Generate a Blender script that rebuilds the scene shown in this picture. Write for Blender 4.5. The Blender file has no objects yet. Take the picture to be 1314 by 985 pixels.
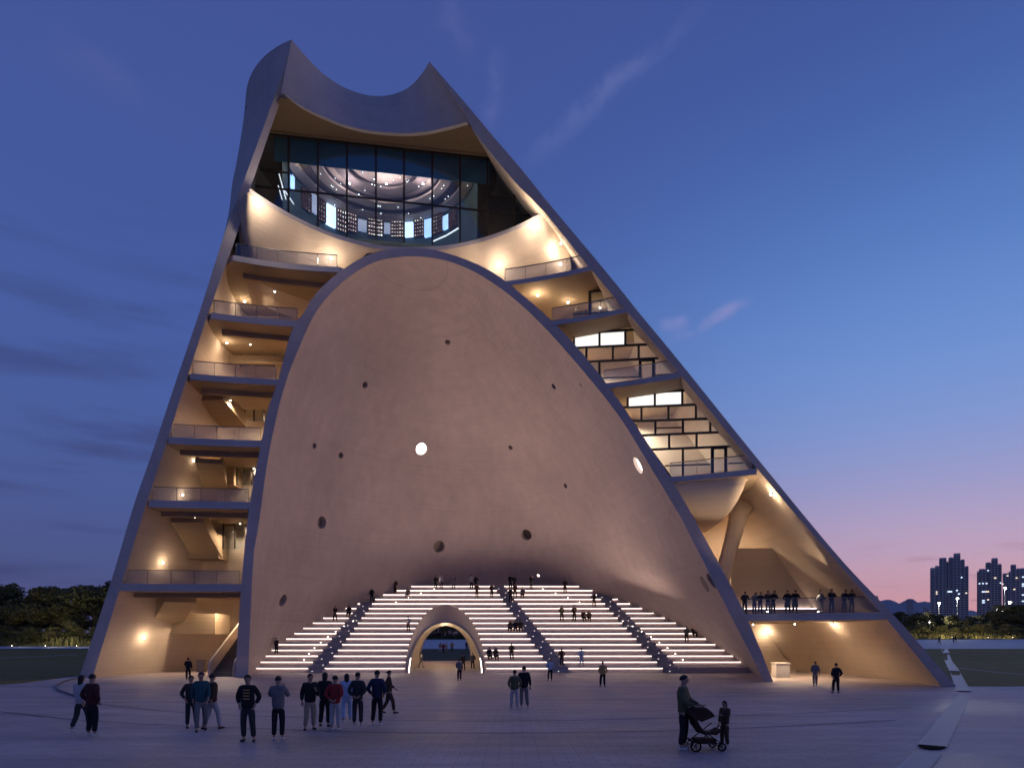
UPL = 1250; LIB = 5.5
import bpy, bmesh, math, random
from mathutils import Vector, Matrix
from mathutils.bvhtree import BVHTree
R = math.radians
random.seed(7)
scene = bpy.context.scene
col = scene.collection

# ------------------------------------------------------------------ camera
F0, U0, V0, EYE = 860.0, 657.0, 815.0, 3.45      # focal length and horizon of a level shift lens
cam_d = bpy.data.cameras.new('camera')
cam = bpy.data.objects.new('camera', cam_d); col.objects.link(cam)
cam.location = (0, 0, EYE); cam.rotation_euler = (R(90), 0, 0)
cam_d.sensor_width = 36; cam_d.lens = F0/1314*36
cam_d.shift_y = (V0-492.5)/1314
cam_d.clip_end = 30000; cam_d.clip_start = 0.1
scene.camera = cam

# ------------------------------------------------------------------ world: dusk sky
def srgb(r, g, b):
    def f(c):
        c /= 255.0
        return c/12.92 if c <= .04045 else ((c+.055)/1.055)**2.4
    return (f(r), f(g), f(b), 1)
world = bpy.data.worlds.new('World'); scene.world = world; world.use_nodes = True
def sky_nodes():
    nt = world.node_tree; nt.nodes.clear()
    N = nt.nodes.new; L = nt.links.new
    def math_(op, a, b=None, c=None, clamp=False):
        n = N('ShaderNodeMath'); n.operation = op; n.use_clamp = clamp
        for i, x in enumerate((a, b, c)):
            if x is None: continue
            if isinstance(x, (int, float)): n.inputs[i].default_value = x
            else: L(x, n.inputs[i])
        return n.outputs[0]
    def ramp(fac, stops):
        n = N('ShaderNodeValToRGB'); L(fac, n.inputs[0]); e = n.color_ramp.elements
        n.color_ramp.interpolation = 'B_SPLINE'
        e[0].position, e[0].color = stops[0]; e[1].position, e[1].color = stops[-1]
        for p, c in stops[1:-1]:
            x = e.new(p); x.color = c
        return n.outputs[0]
    def mix(fac, a, b):
        n = N('ShaderNodeMix'); n.data_type = 'RGBA'
        if isinstance(fac, (int, float)): n.inputs[0].default_value = fac
        else: L(fac, n.inputs[0])
        for i, x in ((6, a), (7, b)):
            if isinstance(x, tuple): n.inputs[i].default_value = x
            else: L(x, n.inputs[i])
        return n.outputs[2]
    def smooth(x, a, b):
        n = N('ShaderNodeMapRange'); n.interpolation_type = 'SMOOTHSTEP'; L(x, n.inputs[0])
        n.inputs[1].default_value = a; n.inputs[2].default_value = b
        return n.outputs[0]
    tc = N('ShaderNodeTexCoord'); sep = N('ShaderNodeSeparateXYZ'); L(tc.outputs['Generated'], sep.inputs[0])
    x, y, z = sep.outputs
    el = math_('DIVIDE', math_('ARCSINE', z), math.pi/2)               # 0 horizon .. 1 zenith
    hl = math_('SQRT', math_('ADD', math_('MULTIPLY', x, x), math_('MULTIPLY', y, y)))
    sx, sy = math.sin(R(62)), math.cos(R(62))                          # afterglow azimuth
    g = math_('DIVIDE', math_('ADD', math_('MULTIPLY', x, sx), math_('MULTIPLY', y, sy)), math_('MAXIMUM', hl, .001))
    elc = math_('MAXIMUM', el, 0.0)
    away = ramp(elc, [(0, srgb(84,80,120)), (.04, srgb(80,88,138)), (.11, srgb(76,94,152)), (.20, srgb(74,97,163)), (.32, srgb(68,91,159)), (.46, srgb(66,84,150)), (.65, srgb(64,80,144)), (1, srgb(62,78,140))])
    glow = ramp(elc, [(0, srgb(246,164,170)), (.030, srgb(236,175,178)), (.065, srgb(212,177,201)), (.12, srgb(160,162,208)), (.18, srgb(126,156,217)), (.24, srgb(108,145,211)), (.30, srgb(90,128,198)), (.38, srgb(70,99,168)), (.47, srgb(62,84,152)), (.65, srgb(62,79,144)), (1, srgb(62,78,140))])
    c = mix(smooth(g, .28, .92), away, glow)
    # cloud sheets: a noise stretched along the horizon
    mp = N('ShaderNodeMapping'); L(tc.outputs['Generated'], mp.inputs[0]); mp.inputs[3].default_value = (2.2, 2.2, 17); mp.inputs[2].default_value = (R(4), R(5), 0)
    no = N('ShaderNodeTexNoise'); L(mp.outputs[0], no.inputs[0]); no.inputs['Scale'].default_value = 1.5; no.inputs['Detail'].default_value = 6; no.inputs['Roughness'].default_value = .55
    low = math_('SUBTRACT', 1.0, smooth(el, .13, .42))
    cl = math_('MULTIPLY', smooth(no.outputs[0], .47, .70), low)
    c = mix(math_('MULTIPLY', cl, math_('MULTIPLY', .62, math_('SUBTRACT', 1.0, smooth(g, .3, .8)))), c, srgb(56,62,108))
    mp3 = N('ShaderNodeMapping'); L(tc.outputs['Generated'], mp3.inputs[0]); mp3.inputs[3].default_value = (5, 5, 46); mp3.inputs[2].default_value = (0, R(-3), 0); mp3.inputs[1].default_value = (3.3, 1.2, .4)
    no3 = N('ShaderNodeTexNoise'); L(mp3.outputs[0], no3.inputs[0]); no3.inputs['Scale'].default_value = 1.8; no3.inputs['Detail'].default_value = 5
    lowg = math_('SUBTRACT', 1.0, smooth(el, .03, .10))
    c = mix(math_('MULTIPLY', math_('MULTIPLY', smooth(no3.outputs[0], .52, .68), lowg), math_('MULTIPLY', smooth(g, .3, .85), .6)), c, srgb(166,124,146))
    # high thin wisps
    def wisp(p, q, width, seed, amount, tint):
        a = Vector(((p[0]-U0)/F0, 1, (V0-p[1])/F0)); b = Vector(((q[0]-U0)/F0, 1, (V0-q[1])/F0))
        a.normalize(); b.normalize(); n = a.cross(b).normalized(); m = (a+b).normalized(); d = (b-m*(b.dot(m))).normalized(); hlen = math.acos(a.dot(b))/2
        def dot(vec):
            vn = N('ShaderNodeVectorMath'); vn.operation = 'DOT_PRODUCT'; L(tc.outputs['Generated'], vn.inputs[0]); vn.inputs[1].default_value = vec
            return vn.outputs['Value']
        nn = N('ShaderNodeTexNoise'); nn.noise_dimensions = '4D'; L(tc.outputs['Generated'], nn.inputs['Vector']); nn.inputs['W'].default_value = seed
        nn.inputs['Scale'].default_value = 14; nn.inputs['Detail'].default_value = 7; nn.inputs['Roughness'].default_value = .62
        wob = math_('MULTIPLY', math_('SUBTRACT', nn.outputs[0], .5), width*3.2)
        dist = math_('ABSOLUTE', math_('ADD', dot(n), wob))
        band = math_('SUBTRACT', 1.0, smooth(dist, 0, width))
        ln = math_('SUBTRACT', 1.0, smooth(math_('ABSOLUTE', dot(d)), math.sin(hlen)*.3, math.sin(hlen)*1.25))
        front = smooth(dot(m), .2, .5)
        f = math_('MULTIPLY', math_('MULTIPLY', band, ln), math_('MULTIPLY', front, amount))
        f = math_('MULTIPLY', f, smooth(nn.outputs[0], .32, .6))
        return f, tint
    for args in (((676,212),(900,10),.017,1.1,.30,srgb(122,130,188)), ((628,170),(640,60),.016,4.2,.32,srgb(116,122,180)),
                 ((858,436),(960,388),.012,2.7,.75,srgb(146,146,200)), ((845,420),(885,415),.013,8.7,.5,srgb(140,142,200)), ((560,10),(620,60),.03,6.1,.22,srgb(112,116,176)),
                 ((20,40),(240,160),.03,9.1,.16,srgb(104,108,166))):
        f, t = wisp(*args); c = mix(f, c, t)
    bg = N('ShaderNodeBackground'); L(c, bg.inputs[0]); bg.inputs[1].default_value = 1.0
    out = N('ShaderNodeOutputWorld'); L(bg.outputs[0], out.inputs[0])
sky_nodes()
# the sun has just set: a faint wide pink glow from its side
sun_d = bpy.data.lights.new('sun', 'SUN'); sun_d.energy = .12; sun_d.angle = R(20); sun_d.color = (1, .72, .68)
sun = bpy.data.objects.new('sun', sun_d); col.objects.link(sun); sun.rotation_euler = (R(84), 0, R(180-62))
vs = scene.view_settings; vs.view_transform = 'Standard'; vs.look = 'None'; vs.exposure = 0; vs.gamma = 1

# ------------------------------------------------------------------ materials
MATS = {}
def rgb(c): return (c[0], c[1], c[2], 1)
def mat(name, color, rough=.8, metallic=0, vary=.0, scale=3, emit=None, spec=.3):
    if name in MATS: return MATS[name]
    m = bpy.data.materials.new(name); m.use_nodes = True; nt = m.node_tree; b = nt.nodes['Principled BSDF']
    b.inputs['Base Color'].default_value = rgb(color); b.inputs['Roughness'].default_value = rough
    b.inputs['Metallic'].default_value = metallic; b.inputs['Specular IOR Level'].default_value = spec
    if emit:
        b.inputs['Emission Color'].default_value = rgb(emit[0]); b.inputs['Emission Strength'].default_value = emit[1]
    if vary:
        tc = nt.nodes.new('ShaderNodeTexCoord'); no = nt.nodes.new('ShaderNodeTexNoise'); no.inputs['Scale'].default_value = scale; no.inputs['Detail'].default_value = 5
        nt.links.new(tc.outputs['Object'], no.inputs['Vector'])
        mx = nt.nodes.new('ShaderNodeMix'); mx.data_type = 'RGBA'
        mx.inputs[6].default_value = rgb([c*(1-vary) for c in color]); mx.inputs[7].default_value = rgb([min(1, c*(1+vary)) for c in color])
        nt.links.new(no.outputs[0], mx.inputs[0]); nt.links.new(mx.outputs[2], b.inputs['Base Color'])
    MATS[name] = m; return m
def concrete(name, color, joint=4.2, board=.14, blotch=.16):
    m = bpy.data.materials.new(name); m.use_nodes = True; nt = m.node_tree; N = nt.nodes.new; L = nt.links.new
    b = nt.nodes['Principled BSDF']; b.inputs['Roughness'].default_value = .82; b.inputs['Specular IOR Level'].default_value = .25
    tc = N('ShaderNodeTexCoord')
    def noise(scale, mscale, detail=4):
        mp = N('ShaderNodeMapping'); L(tc.outputs['Object'], mp.inputs[0]); mp.inputs[3].default_value = mscale
        n = N('ShaderNodeTexNoise'); L(mp.outputs[0], n.inputs[0]); n.inputs['Scale'].default_value = scale; n.inputs['Detail'].default_value = detail
        return n.outputs[0]
    def M(op, a, bb=None, clamp=False):
        n = N('ShaderNodeMath'); n.operation = op; n.use_clamp = clamp
        for i, x in enumerate((a, bb)):
            if x is None: continue
            if isinstance(x, (int, float)): n.inputs[i].default_value = x
            else: L(x, n.inputs[i])
        return n.outputs[0]
    big = noise(.16, (1,1,1), 6); mid = noise(1.1, (1,1,.7), 6); boards = noise(1, (.12,.12,9), 3); drip = noise(1, (.9,.9,.08), 4); grain = noise(14, (1,1,1), 3)
    k = M('ADD', M('MULTIPLY', M('SUBTRACT', big, .5), blotch*2.6), M('MULTIPLY', M('SUBTRACT', mid, .5), blotch*1.6))
    k = M('ADD', k, M('MULTIPLY', M('SUBTRACT', boards, .5), board*2)); k = M('ADD', k, M('MULTIPLY', M('SUBTRACT', drip, .5), blotch*.9))
    k = M('ADD', k, M('MULTIPLY', M('SUBTRACT', grain, .5), .18))
    sep = N('ShaderNodeSeparateXYZ'); L(tc.outputs['Object'], sep.inputs[0])
    zz = M('ADD', sep.outputs[2], M('MULTIPLY', big, .25))
    line = M('LESS_THAN', M('MODULO', M('ADD', zz, 100.0), joint), .045)
    k = M('SUBTRACT', k, M('MULTIPLY', line, .11))
    mx = N('ShaderNodeMix'); mx.data_type = 'RGBA'; L(M('ADD', k, .5, True), mx.inputs[0])
    mx.inputs[6].default_value = rgb([c*.5 for c in color]); mx.inputs[7].default_value = rgb([min(1, c*1.5) for c in color])
    L(mx.outputs[2], b.inputs['Base Color'])
    bp = N('ShaderNodeBump'); bp.inputs['Strength'].default_value = .45; bp.inputs['Distance'].default_value = .05
    L(M('SUBTRACT', M('ADD', boards, M('MULTIPLY', grain, .35)), M('MULTIPLY', line, .8)), bp.inputs['Height']); L(bp.outputs[0], b.inputs['Normal'])
    MATS[name] = m; return m
def glass(name, tint=(.9,.95,1), refl=.12):
    m = bpy.data.materials.new(name); m.use_nodes = True; nt = m.node_tree; nt.nodes.clear(); N = nt.nodes.new; L = nt.links.new
    t = N('ShaderNodeBsdfTransparent'); t.inputs[0].default_value = rgb(tint); g = N('ShaderNodeBsdfGlossy'); g.inputs['Roughness'].default_value = .03
    lw = N('ShaderNodeLayerWeight'); lw.inputs[0].default_value = .25
    mr = N('ShaderNodeMapRange'); L(lw.outputs['Fresnel'], mr.inputs[0]); mr.inputs[1].default_value = 0; mr.inputs[2].default_value = 1; mr.inputs[3].default_value = refl; mr.inputs[4].default_value = .55
    mx = N('ShaderNodeMixShader'); L(mr.outputs[0], mx.inputs[0]); L(t.outputs[0], mx.inputs[1]); L(g.outputs[0], mx.inputs[2])
    o = N('ShaderNodeOutputMaterial'); L(mx.outputs[0], o.inputs[0]); MATS[name] = m; return m
def emitter(name, color, strength):
    m = bpy.data.materials.new(name); m.use_nodes = True; nt = m.node_tree; b = nt.nodes['Principled BSDF']
    b.inputs['Base Color'].default_value = (.8,.8,.8,1); b.inputs['Emission Color'].default_value = rgb(color); b.inputs['Emission Strength'].default_value = strength
    MATS[name] = m; return m
SHELL = concrete('board_concrete', (.48,.44,.425), board=.12, blotch=.17)
VAULT = concrete('vault_concrete', (.54,.44,.395), board=.09, blotch=.18)
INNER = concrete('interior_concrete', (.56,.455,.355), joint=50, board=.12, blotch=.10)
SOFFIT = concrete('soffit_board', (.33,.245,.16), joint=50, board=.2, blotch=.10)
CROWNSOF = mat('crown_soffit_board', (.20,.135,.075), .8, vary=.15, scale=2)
SEAT = concrete('terrazzo_seat', (.50,.42,.40), joint=50, board=.0, blotch=.08)
AISLE = mat('aisle_stone', (.36,.34,.36), .8, vary=.12, scale=2)
FRAME = mat('dark_bronze_frame', (.035,.028,.024), .45, .3)
STEEL = mat('steel_rail', (.14,.13,.13), .4, .6)
PANE = glass('clear_pane', (.86,.90,.93), .05)
BALU = glass('balustrade_glass', (.86,.88,.92), .06)
TINT = glass('tinted_pane', (.72,.82,.88), .06)
LED = emitter('warm_led_strip', (1,.80,.70), 6.5)
DOTLED = emitter('step_led', (1,.85,.75), 1.4)
LAMP = emitter('lamp_bulb', (1,.88,.72), 30)
BLACK = mat('black_matte', (.012,.011,.012), .95, spec=.02)
WHITE = mat('white_paint', (.75,.73,.7), .6)

# ------------------------------------------------------------------ mesh building
class MB:
    def __init__(s): s.v = []; s.f = []
    def add(s, verts, faces):
        o = len(s.v); s.v += [Vector(p) for p in verts]; s.f += [tuple(i+o for i in f) for f in faces]; return s
    def grid(s, rows, close=False, flip=False):
        n = len(rows[0]); o = len(s.v)
        for r in rows: s.v += [Vector(p) for p in r]
        for i in range(len(rows)-1):
            for j in range(n if close else n-1):
                a, b = o+i*n+j, o+i*n+(j+1) % n; q = (a, b, b+n, a+n)
                s.f.append(q[::-1] if flip else q)
        return s
    def box(s, lo, hi):
        (x0,y0,z0),(x1,y1,z1) = lo, hi
        return s.add([(x0,y0,z0),(x1,y0,z0),(x1,y1,z0),(x0,y1,z0),(x0,y0,z1),(x1,y0,z1),(x1,y1,z1),(x0,y1,z1)],
                     [(0,3,2,1),(4,5,6,7),(0,1,5,4),(1,2,6,5),(2,3,7,6),(3,0,4,7)])
    def prism(s, poly, vec):
        n = len(poly); vec = Vector(vec); p = [Vector(q) for q in poly]
        s.add(p+[q+vec for q in p], [tuple(range(n))[::-1], tuple(range(n, 2*n))]+[(i,(i+1)%n,n+(i+1)%n,n+i) for i in range(n)]); return s
    def bar(s, p, q, w, h=None, up=(0,0,1)):
        p, q = Vector(p), Vector(q); h = h or w; d = (q-p).normalized(); up = Vector(up)
        if abs(d.dot(up)) > .98: up = Vector((0,1,0))
        a = d.cross(up).normalized()*w/2; b = a.cross(d).normalized()*h/2
        return s.prism([p-a-b, p+a-b, p+a+b, p-a+b], q-p)
    def tube(s, pts, r, n=8, caps=True):
        pts = [Vector(p) for p in pts]; rows = []; up = Vector((0,0,1)); m = len(pts)
        for i, p in enumerate(pts):
            d = (pts[min(i+1,m-1)]-pts[max(i-1,0)]).normalized()
            a = d.cross(up if abs(d.z) < .95 else Vector((0,1,0))).normalized(); b = a.cross(d)
            rr = r[i] if isinstance(r, (list, tuple)) else r
            rows.append([p+a*rr*math.cos(t*2*math.pi/n)+b*rr*math.sin(t*2*math.pi/n) for t in range(n)])
        o = len(s.v); s.grid(rows, True)
        if caps: s.f.append(tuple(range(o, o+n))); s.f.append(tuple(range(o+(m-1)*n, o+m*n))[::-1])
        return s
    def ball(s, c, r, n=10, m=6, sc=(1,1,1)):
        rows = []
        for i in range(m+1):
            t = math.pi*i/m; rr = max(math.sin(t), .001)
            rows.append([(c[0]+r*sc[0]*rr*math.cos(2*math.pi*j/n), c[1]+r*sc[1]*rr*math.sin(2*math.pi*j/n), c[2]+r*sc[2]*math.cos(t)) for j in range(n)])
        return s.grid(rows, True, True)
    def mesh(s, name, m=None, off=None, smooth=False, fix=True):
        me = bpy.data.meshes.new(name); o = Vector(off) if off is not None else Vector()
        me.from_pydata([tuple(p-o) for p in s.v], [], s.f)
        if fix:
            bm = bmesh.new(); bm.from_mesh(me); bmesh.ops.recalc_face_normals(bm, faces=bm.faces); bm.to_mesh(me); bm.free()
        if m: me.materials.append(m)
        if smooth: me.polygons.foreach_set('use_smooth', [True]*len(me.polygons))
        me.update(); return me
    def build(s, name, m, parent=None, smooth=False, fix=True):
        root = parent
        off = Vector()
        while root is not None: off = off+root.location; root = root.parent
        return link(name, s.mesh(name, m, off, smooth, fix), parent)
def link(name, data, parent=None, loc=(0,0,0)):
    o = bpy.data.objects.new(name, data); col.objects.link(o); o.location = loc
    if parent: o.parent = parent
    return o
def tag(o, label=None, cat=None, group=None, kind=None):
    if label: o['label'] = label
    if cat: o['category'] = cat
    if group: o['group'] = group
    if kind: o['kind'] = kind
    return o
def root(name, loc, label, cat, group=None, rz=0):
    o = link(name, None, None, loc); o.rotation_euler.z = rz; return tag(o, label, cat, group)

def P(u, v, D): return Vector(((u-U0)/F0*D, D, EYE+(V0-v)/F0*D))
def lerp(a, b, t): return a+(b-a)*t
def interp(x, pts):
    if x <= pts[0][0]: return pts[0][1]
    for (a, fa), (b, fb) in zip(pts, pts[1:]):
        if x <= b: return fa+(fb-fa)*(x-a)/(b-a)
    return pts[-1][1]

# ------------------------------------------------------------------ ground profile (depends on the distance only)
YK = [(-60,.85),(6,.85),(12,.80),(16,.72),(20,.62),(25,.47),(30,.32),(36,.16),(42,.04),(46,0),(92,0),(100,.35),(110,.75),(120,1.15),(135,1.65),(150,2.1),(180,2.55),(250,2.9),(320,3.0),(600,3.1),(1500,3.2),(9300,3.2)]
def gz(y): return interp(y, YK)
def ground_pt(u, v):
    D = 40.0
    lo, hi = 8.0, 3000.0
    for _ in range(60):
        m = (lo+hi)/2
        if EYE+(V0-v)/F0*m > gz(m): lo = m
        else: hi = m
    return P(u, v, lo)
def ground_sheet(name, xs, y0, y1, m, dz, kind='structure', parent=None):
    """xs(y) -> (xl, xr): a sheet that follows the ground profile, dz above it"""
    ys = sorted(set([y0, y1]+[k for k, _ in YK if y0 < k < y1]+[y0+(y1-y0)*i/24 for i in range(25)]))
    b = MB(); rows = []
    for y in ys:
        xl, xr = xs(y); rows.append([(lerp(xl, xr, i/8), y, gz(y)+dz) for i in range(9)])
    b.grid(rows); o = b.build(name, m, parent)
    if kind: o['kind'] = kind
    return o
DEBUG = False
# ------------------------------------------------------------------ the tower: measured curves of the front
def dense(pts, n=14):
    """Catmull-Rom through the measured points"""
    p = [Vector((a, b)) for a, b in pts]; out = []
    for i in range(len(p)-1):
        a, b, c, d = p[max(i-1,0)], p[i], p[i+1], p[min(i+2,len(p)-1)]
        for k in range(n):
            t = k/n; out.append(.5*((2*b)+(c-a)*t+(2*a-5*b+4*c-d)*t*t+(3*b-a-3*c+d)*t**3))
    out.append(p[-1]); return out
OL = dense([(374,51),(361,98),(346,142),(311,237),(289,297),(256,400),(222,500),(196.5,577),(171,650),(142,747),(99,876)])
IL = dense([(364,119.5),(345,172),(322,241),(305,297),(269,397),(235,500),(213.5,568),(188,645),(157,745),(117.5,873)])
ORR = dense([(551,79.5),(569,100),(602,138),(631,173),(668,216),(698.5,254),(729,290.5),(764,332),(800,376),(819,400),(872,464),(978,595.5),(1078,716),(1150,792),(1206,856),(1232,886)])
IR = dense([(599.4,156.4),(632,199),(664,237),(698,271.5),(757,343.7),(803,398),(872,479.5),(972,601.5),(1042,684),(1131,786),(1213,886)])
AOL = dense([(301,880),(309.5,751),(320,648),(333,579.6),(343,528),(356,490),(374,425),(390,401),(405,377),(434,350),(468,329),(498.5,320),(529,317.6)])
AOR = dense([(529,317.6),(559,321),(597.5,333),(639,353.7),(700,404),(744.5,450),(788,505),(818.5,549.6),(861,613.6),(907,694),(957,789),(993,876),(997,888)])
AIL = dense([(317.5,880),(325,720),(331.5,676),(343,594),(353,543),(366,493),(385.5,442),(408,396.5),(443,359),(483,335.5),(524,328.5)])
AIR = dense([(524,328.5),(567,333),(613,351),(663,386),(707,429),(753,481.5),(796.6,537),(837,602.6),(876,668),(915,745),(949,811),(982,877),(987,889)])
def at_v(curve, v, i=0):
    c = curve
    for a, b in zip(c, c[1:]):
        if (a.y-v)*(b.y-v) <= 0 and a.y != b.y: return a.x+(b.x-a.x)*(v-a.y)/(b.y-a.y)
    return (c[0] if abs(c[0].y-v) < abs(c[-1].y-v) else c[-1]).x
def facade_D(u, v):
    """depth of the concave front that cuts the cone"""
    vl = min(max(v, 60), 900)
    dl = lerp(52.4, 55.0, (vl-52)/820); dr = interp(vl, [(80,54.5),(345,51.6),(480,49.9),(610,48.0),(790,45.9),(880,45.0)])
    sag = interp(vl, [(52,4.0),(168,3.0),(350,3.0),(500,3.5),(880,4.2)])
    ul, ur = at_v(OL, vl), at_v(ORR, vl); t = min(max((u-ul)/(ur-ul), 0), 1)
    return lerp(dl, dr, t)+4*sag*t*(1-t)
def FP(u, v, back=0.0): return P(u, v, facade_D(u, v)+back)

class ZCurve:
    """a front curve as a function of the height"""
    def __init__(s, uv):
        pts = sorted([FP(p.x, p.y) for p in uv], key=lambda p: p.z); s.p = pts
    def __call__(s, z):
        p = s.p
        if z <= p[0].z: a, b = p[0], p[1]
        elif z >= p[-1].z: return p[-1].copy()
        else:
            for a, b in zip(p, p[1:]):
                if a.z <= z <= b.z: break
        t = (z-a.z)/max(b.z-a.z, 1e-6); q = a.lerp(b, t); q.z = z; return q
cOL, cIL, cOR, cIR = ZCurve(OL), ZCurve(IL), ZCurve(ORR), ZCurve(IR)
cAOL, cAOR, cAIL, cAIR = ZCurve(AOL), ZCurve(AOR), ZCurve(AIL), ZCurve(AIR)
ZTOP = 50.0
hornL = P(374, 51, (ZTOP-EYE)*F0/(V0-51)); hornR = P(551, 79.5, (ZTOP-EYE)*F0/(V0-79.5))

def shell_section(z, pl, pr, n, dc=0.0):
    """plan of the cone at height z: arc from the left front edge round the back to the right one"""
    ch = (pr-pl); w = math.hypot(ch.x, ch.y)/2; mid = (pl+pr)/2; t = Vector((ch.x, ch.y, 0)).normalized(); nn = Vector((-t.y, t.x, 0))
    c = interp(z, [(0,3.0),(28,6.5),(33,8.8),(38,11),(42,11.8),(46,10.6),(50,8.7)])+dc
    cen = mid+nn*c; rad = math.hypot(c, w); a0 = math.atan2(-c, -w); a1 = math.atan2(-c, w)
    a0 = a0+2*math.pi if a0 < 0 else a0
    a1 = a1 if a1 <= a0 else a1-2*math.pi
    out = []
    for i in range(n+1):
        a = lerp(a0, a1, i/n); q = cen+t*math.cos(a)*rad+nn*math.sin(a)*rad; out.append(Vector((q.x, q.y, z)))
    # the right flank runs almost straight back from the front edge
    for q in out:
        lim = pr.x+.38*(q.y-pr.y); e = (lim-q.x)/.25
        if e < 30: q.x = lim-.25*math.log(1+math.exp(e))
    out[0] = Vector((pl.x, pl.y, z)); out[-1] = Vector((pr.x, pr.y, z))
    return out
def vault_section(z, pl, pr, n, extra=0.0):
    w = (pr-pl).length/2; mx = (pl.x+pr.x)/2; hw = (pr.x-pl.x)/2; b = interp(z, [(0,.62),(4.3,.36),(9,.06),(13,0)])
    out = []
    for i in range(n+1):
        th = math.pi*i/n; c, s = math.cos(th), math.sin(th)
        x = mx-hw*c*(1+b*s*(1-.2*c)); y = lerp(pl.y, pr.y, (1-c)/2)+(1.5*w+extra-.32*w*c)*s
        out.append(Vector((x, y, z)))
    out[0] = Vector((pl.x, pl.y, z)); out[-1] = Vector((pr.x, pr.y, z))
    return out

tower = root('concrete_tower', (-2, 60, 0), 'huge cone-shaped concrete tower with a glowing arched hollow and a horned crown', 'tower')

# --- outer shell: closed solid between an outer and an inner cone
NS = 72
zo = [-.3+(ZTOP+.3)*i/46 for i in range(47)]
def outer_sec(z):
    k = max(0, (z-46)/4)
    pl, pr = cOL(z), cOR(z)
    if z >= ZTOP-.01: pl, pr = hornL, hornR
    return shell_section(z, pl, pr, NS)
ZIN = cIL.p[-1].z
def inner_lr(z):
    pl = cIL(z) if z < cIL.p[-1].z else None; pr = cIR(z) if z < cIR.p[-1].z else None
    k = min(1, max(0, (ZTOP-z)/4.0))*.5+.03
    if pl is None: pl = (cOL(z) if z < ZTOP-.01 else hornL)+Vector((k,k*.4,0))
    if pr is None: pr = (cOR(z) if z < ZTOP-.01 else hornR)+Vector((-k,k*.4,0))
    return Vector((pl.x,pl.y,z)), Vector((pr.x,pr.y,z))
def inner_sec(z):
    pl, pr = inner_lr(z); return shell_section(z, pl, pr, NS, -.35)
shell = MB()
ro = [outer_sec(z) for z in zo]; ri = [inner_sec(z) for z in zo]
shell.grid(ro); shell.grid(ri, flip=True)
shell.grid([[a[0], b[0]] for a, b in zip(ro, ri)]); shell.grid([[a[-1], b[-1]] for a, b in zip(ro, ri)])
shell.grid([ro[-1], ri[-1]]); shell.grid([ro[0], ri[0]])
shell_o = None

# --- vault: inner and outer skins of the arched hollow
zpi = min(cAIL.p[-1].z, cAIR.p[-1].z); zpo = min(cAOL.p[-1].z, cAOR.p[-1].z)
NV, NZ = 64, 48
def levels(zp): return [-.3+(zp+.3)*(1-(1-i/NZ)**2) for i in range(NZ+1)]
def join_peak(cl, cr, z, zp):
    a, b = cl(z), cr(z)
    if z > zp-1e-3: m = (a+b)/2; m.z = z; return m, m.copy()
    return a, b
vi, vo = [], []
for za, zb in zip(levels(zpi), levels(zpo)):
    vi.append(vault_section(za, *join_peak(cAIL, cAIR, za, zpi), NV)); vo.append(vault_section(zb, *join_peak(cAOL, cAOR, zb, zpo), NV, .55))
vault = MB(); vault.grid(vi); vault.grid(vo, flip=True)
vault.grid([[a[0], b[0]] for a, b in zip(vi, vo)]); vault.grid([[a[-1], b[-1]] for a, b in zip(vi, vo)]); vault.grid([vi[0], vo[0]])

def welded(mb, name, m):
    me = mb.mesh(name, m, None, False, False); bm = bmesh.new(); bm.from_mesh(me)
    bmesh.ops.remove_doubles(bm, verts=bm.verts, dist=.002); bmesh.ops.dissolve_degenerate(bm, edges=bm.edges, dist=.001)
    bmesh.ops.recalc_face_normals(bm, faces=bm.faces); bm.to_mesh(me); bm.free(); return me
def cut(me, cutter, name):
    """me minus cutter, as new mesh data"""
    o = link(name, me); c = link('cutter', cutter.mesh('cutter')); md = o.modifiers.new('b', 'BOOLEAN'); md.object = c; md.solver = 'MANIFOLD'; md.operation = 'DIFFERENCE'
    if DEBUG:
        for q in (me, c.data):
            bm = bmesh.new(); bm.from_mesh(q); print(name, q.name, len(bm.faces), 'nonmanifold', sum(1 for e in bm.edges if not e.is_manifold), 'vol', bm.calc_volume(signed=True)); bm.free()
    dg = bpy.context.evaluated_depsgraph_get(); new = bpy.data.meshes.new_from_object(o.evaluated_get(dg)); new.name = name
    m0 = new.materials[0]; new.polygons.foreach_set('material_index', [0]*len(new.polygons)); new.materials.clear(); new.materials.append(m0)
    bpy.data.objects.remove(o); bpy.data.objects.remove(c); return new
def smooth_angle(me, deg=32):
    me.polygons.foreach_set('use_smooth', [True]*len(me.polygons))
    bm = bmesh.new(); bm.from_mesh(me); ca = R(deg)
    for e in bm.edges:
        e.smooth = not (len(e.link_faces) != 2 or e.calc_face_angle(0) > ca)
    bm.to_mesh(me); bm.free(); me.update()
def tower_part(name, me, parent=None):
    parent = parent or tower; off = Vector(); r = parent
    while r is not None: off = off+r.location; r = r.parent
    me.transform(Matrix.Translation(-off)); return link(name, me, parent)

# tunnel profile under the seats: catenary-like arch
TW, TH = 3.42, 4.75
def tx(y): return -6.16-.0985*(y-62)
def tunnel_arch(w, h, y, n=28, lean=0.0):
    out = []
    for i in range(n+1):
        t = math.pi*i/n; zz = h*math.sin(t)**.8 if 0 < i < n else 0.0
        hw = w*max(0, 1-(zz/h)**2.3)**.54 if i != n//2 else 0; yy = y+lean*zz
        out.append(Vector((tx(yy)+hw*(-1 if i < n/2 else 1), yy, zz)))
    return out
def tunnel_cutter(y): return MB().prism([Vector((p.x, y, p.z if 0 < i < 28 else -.5)) for i, p in enumerate(tunnel_arch(TW+.12, TH+.12, y))], (-.0985*40, 40, 0))
tun_cut = tunnel_cutter(64.5)

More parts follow.
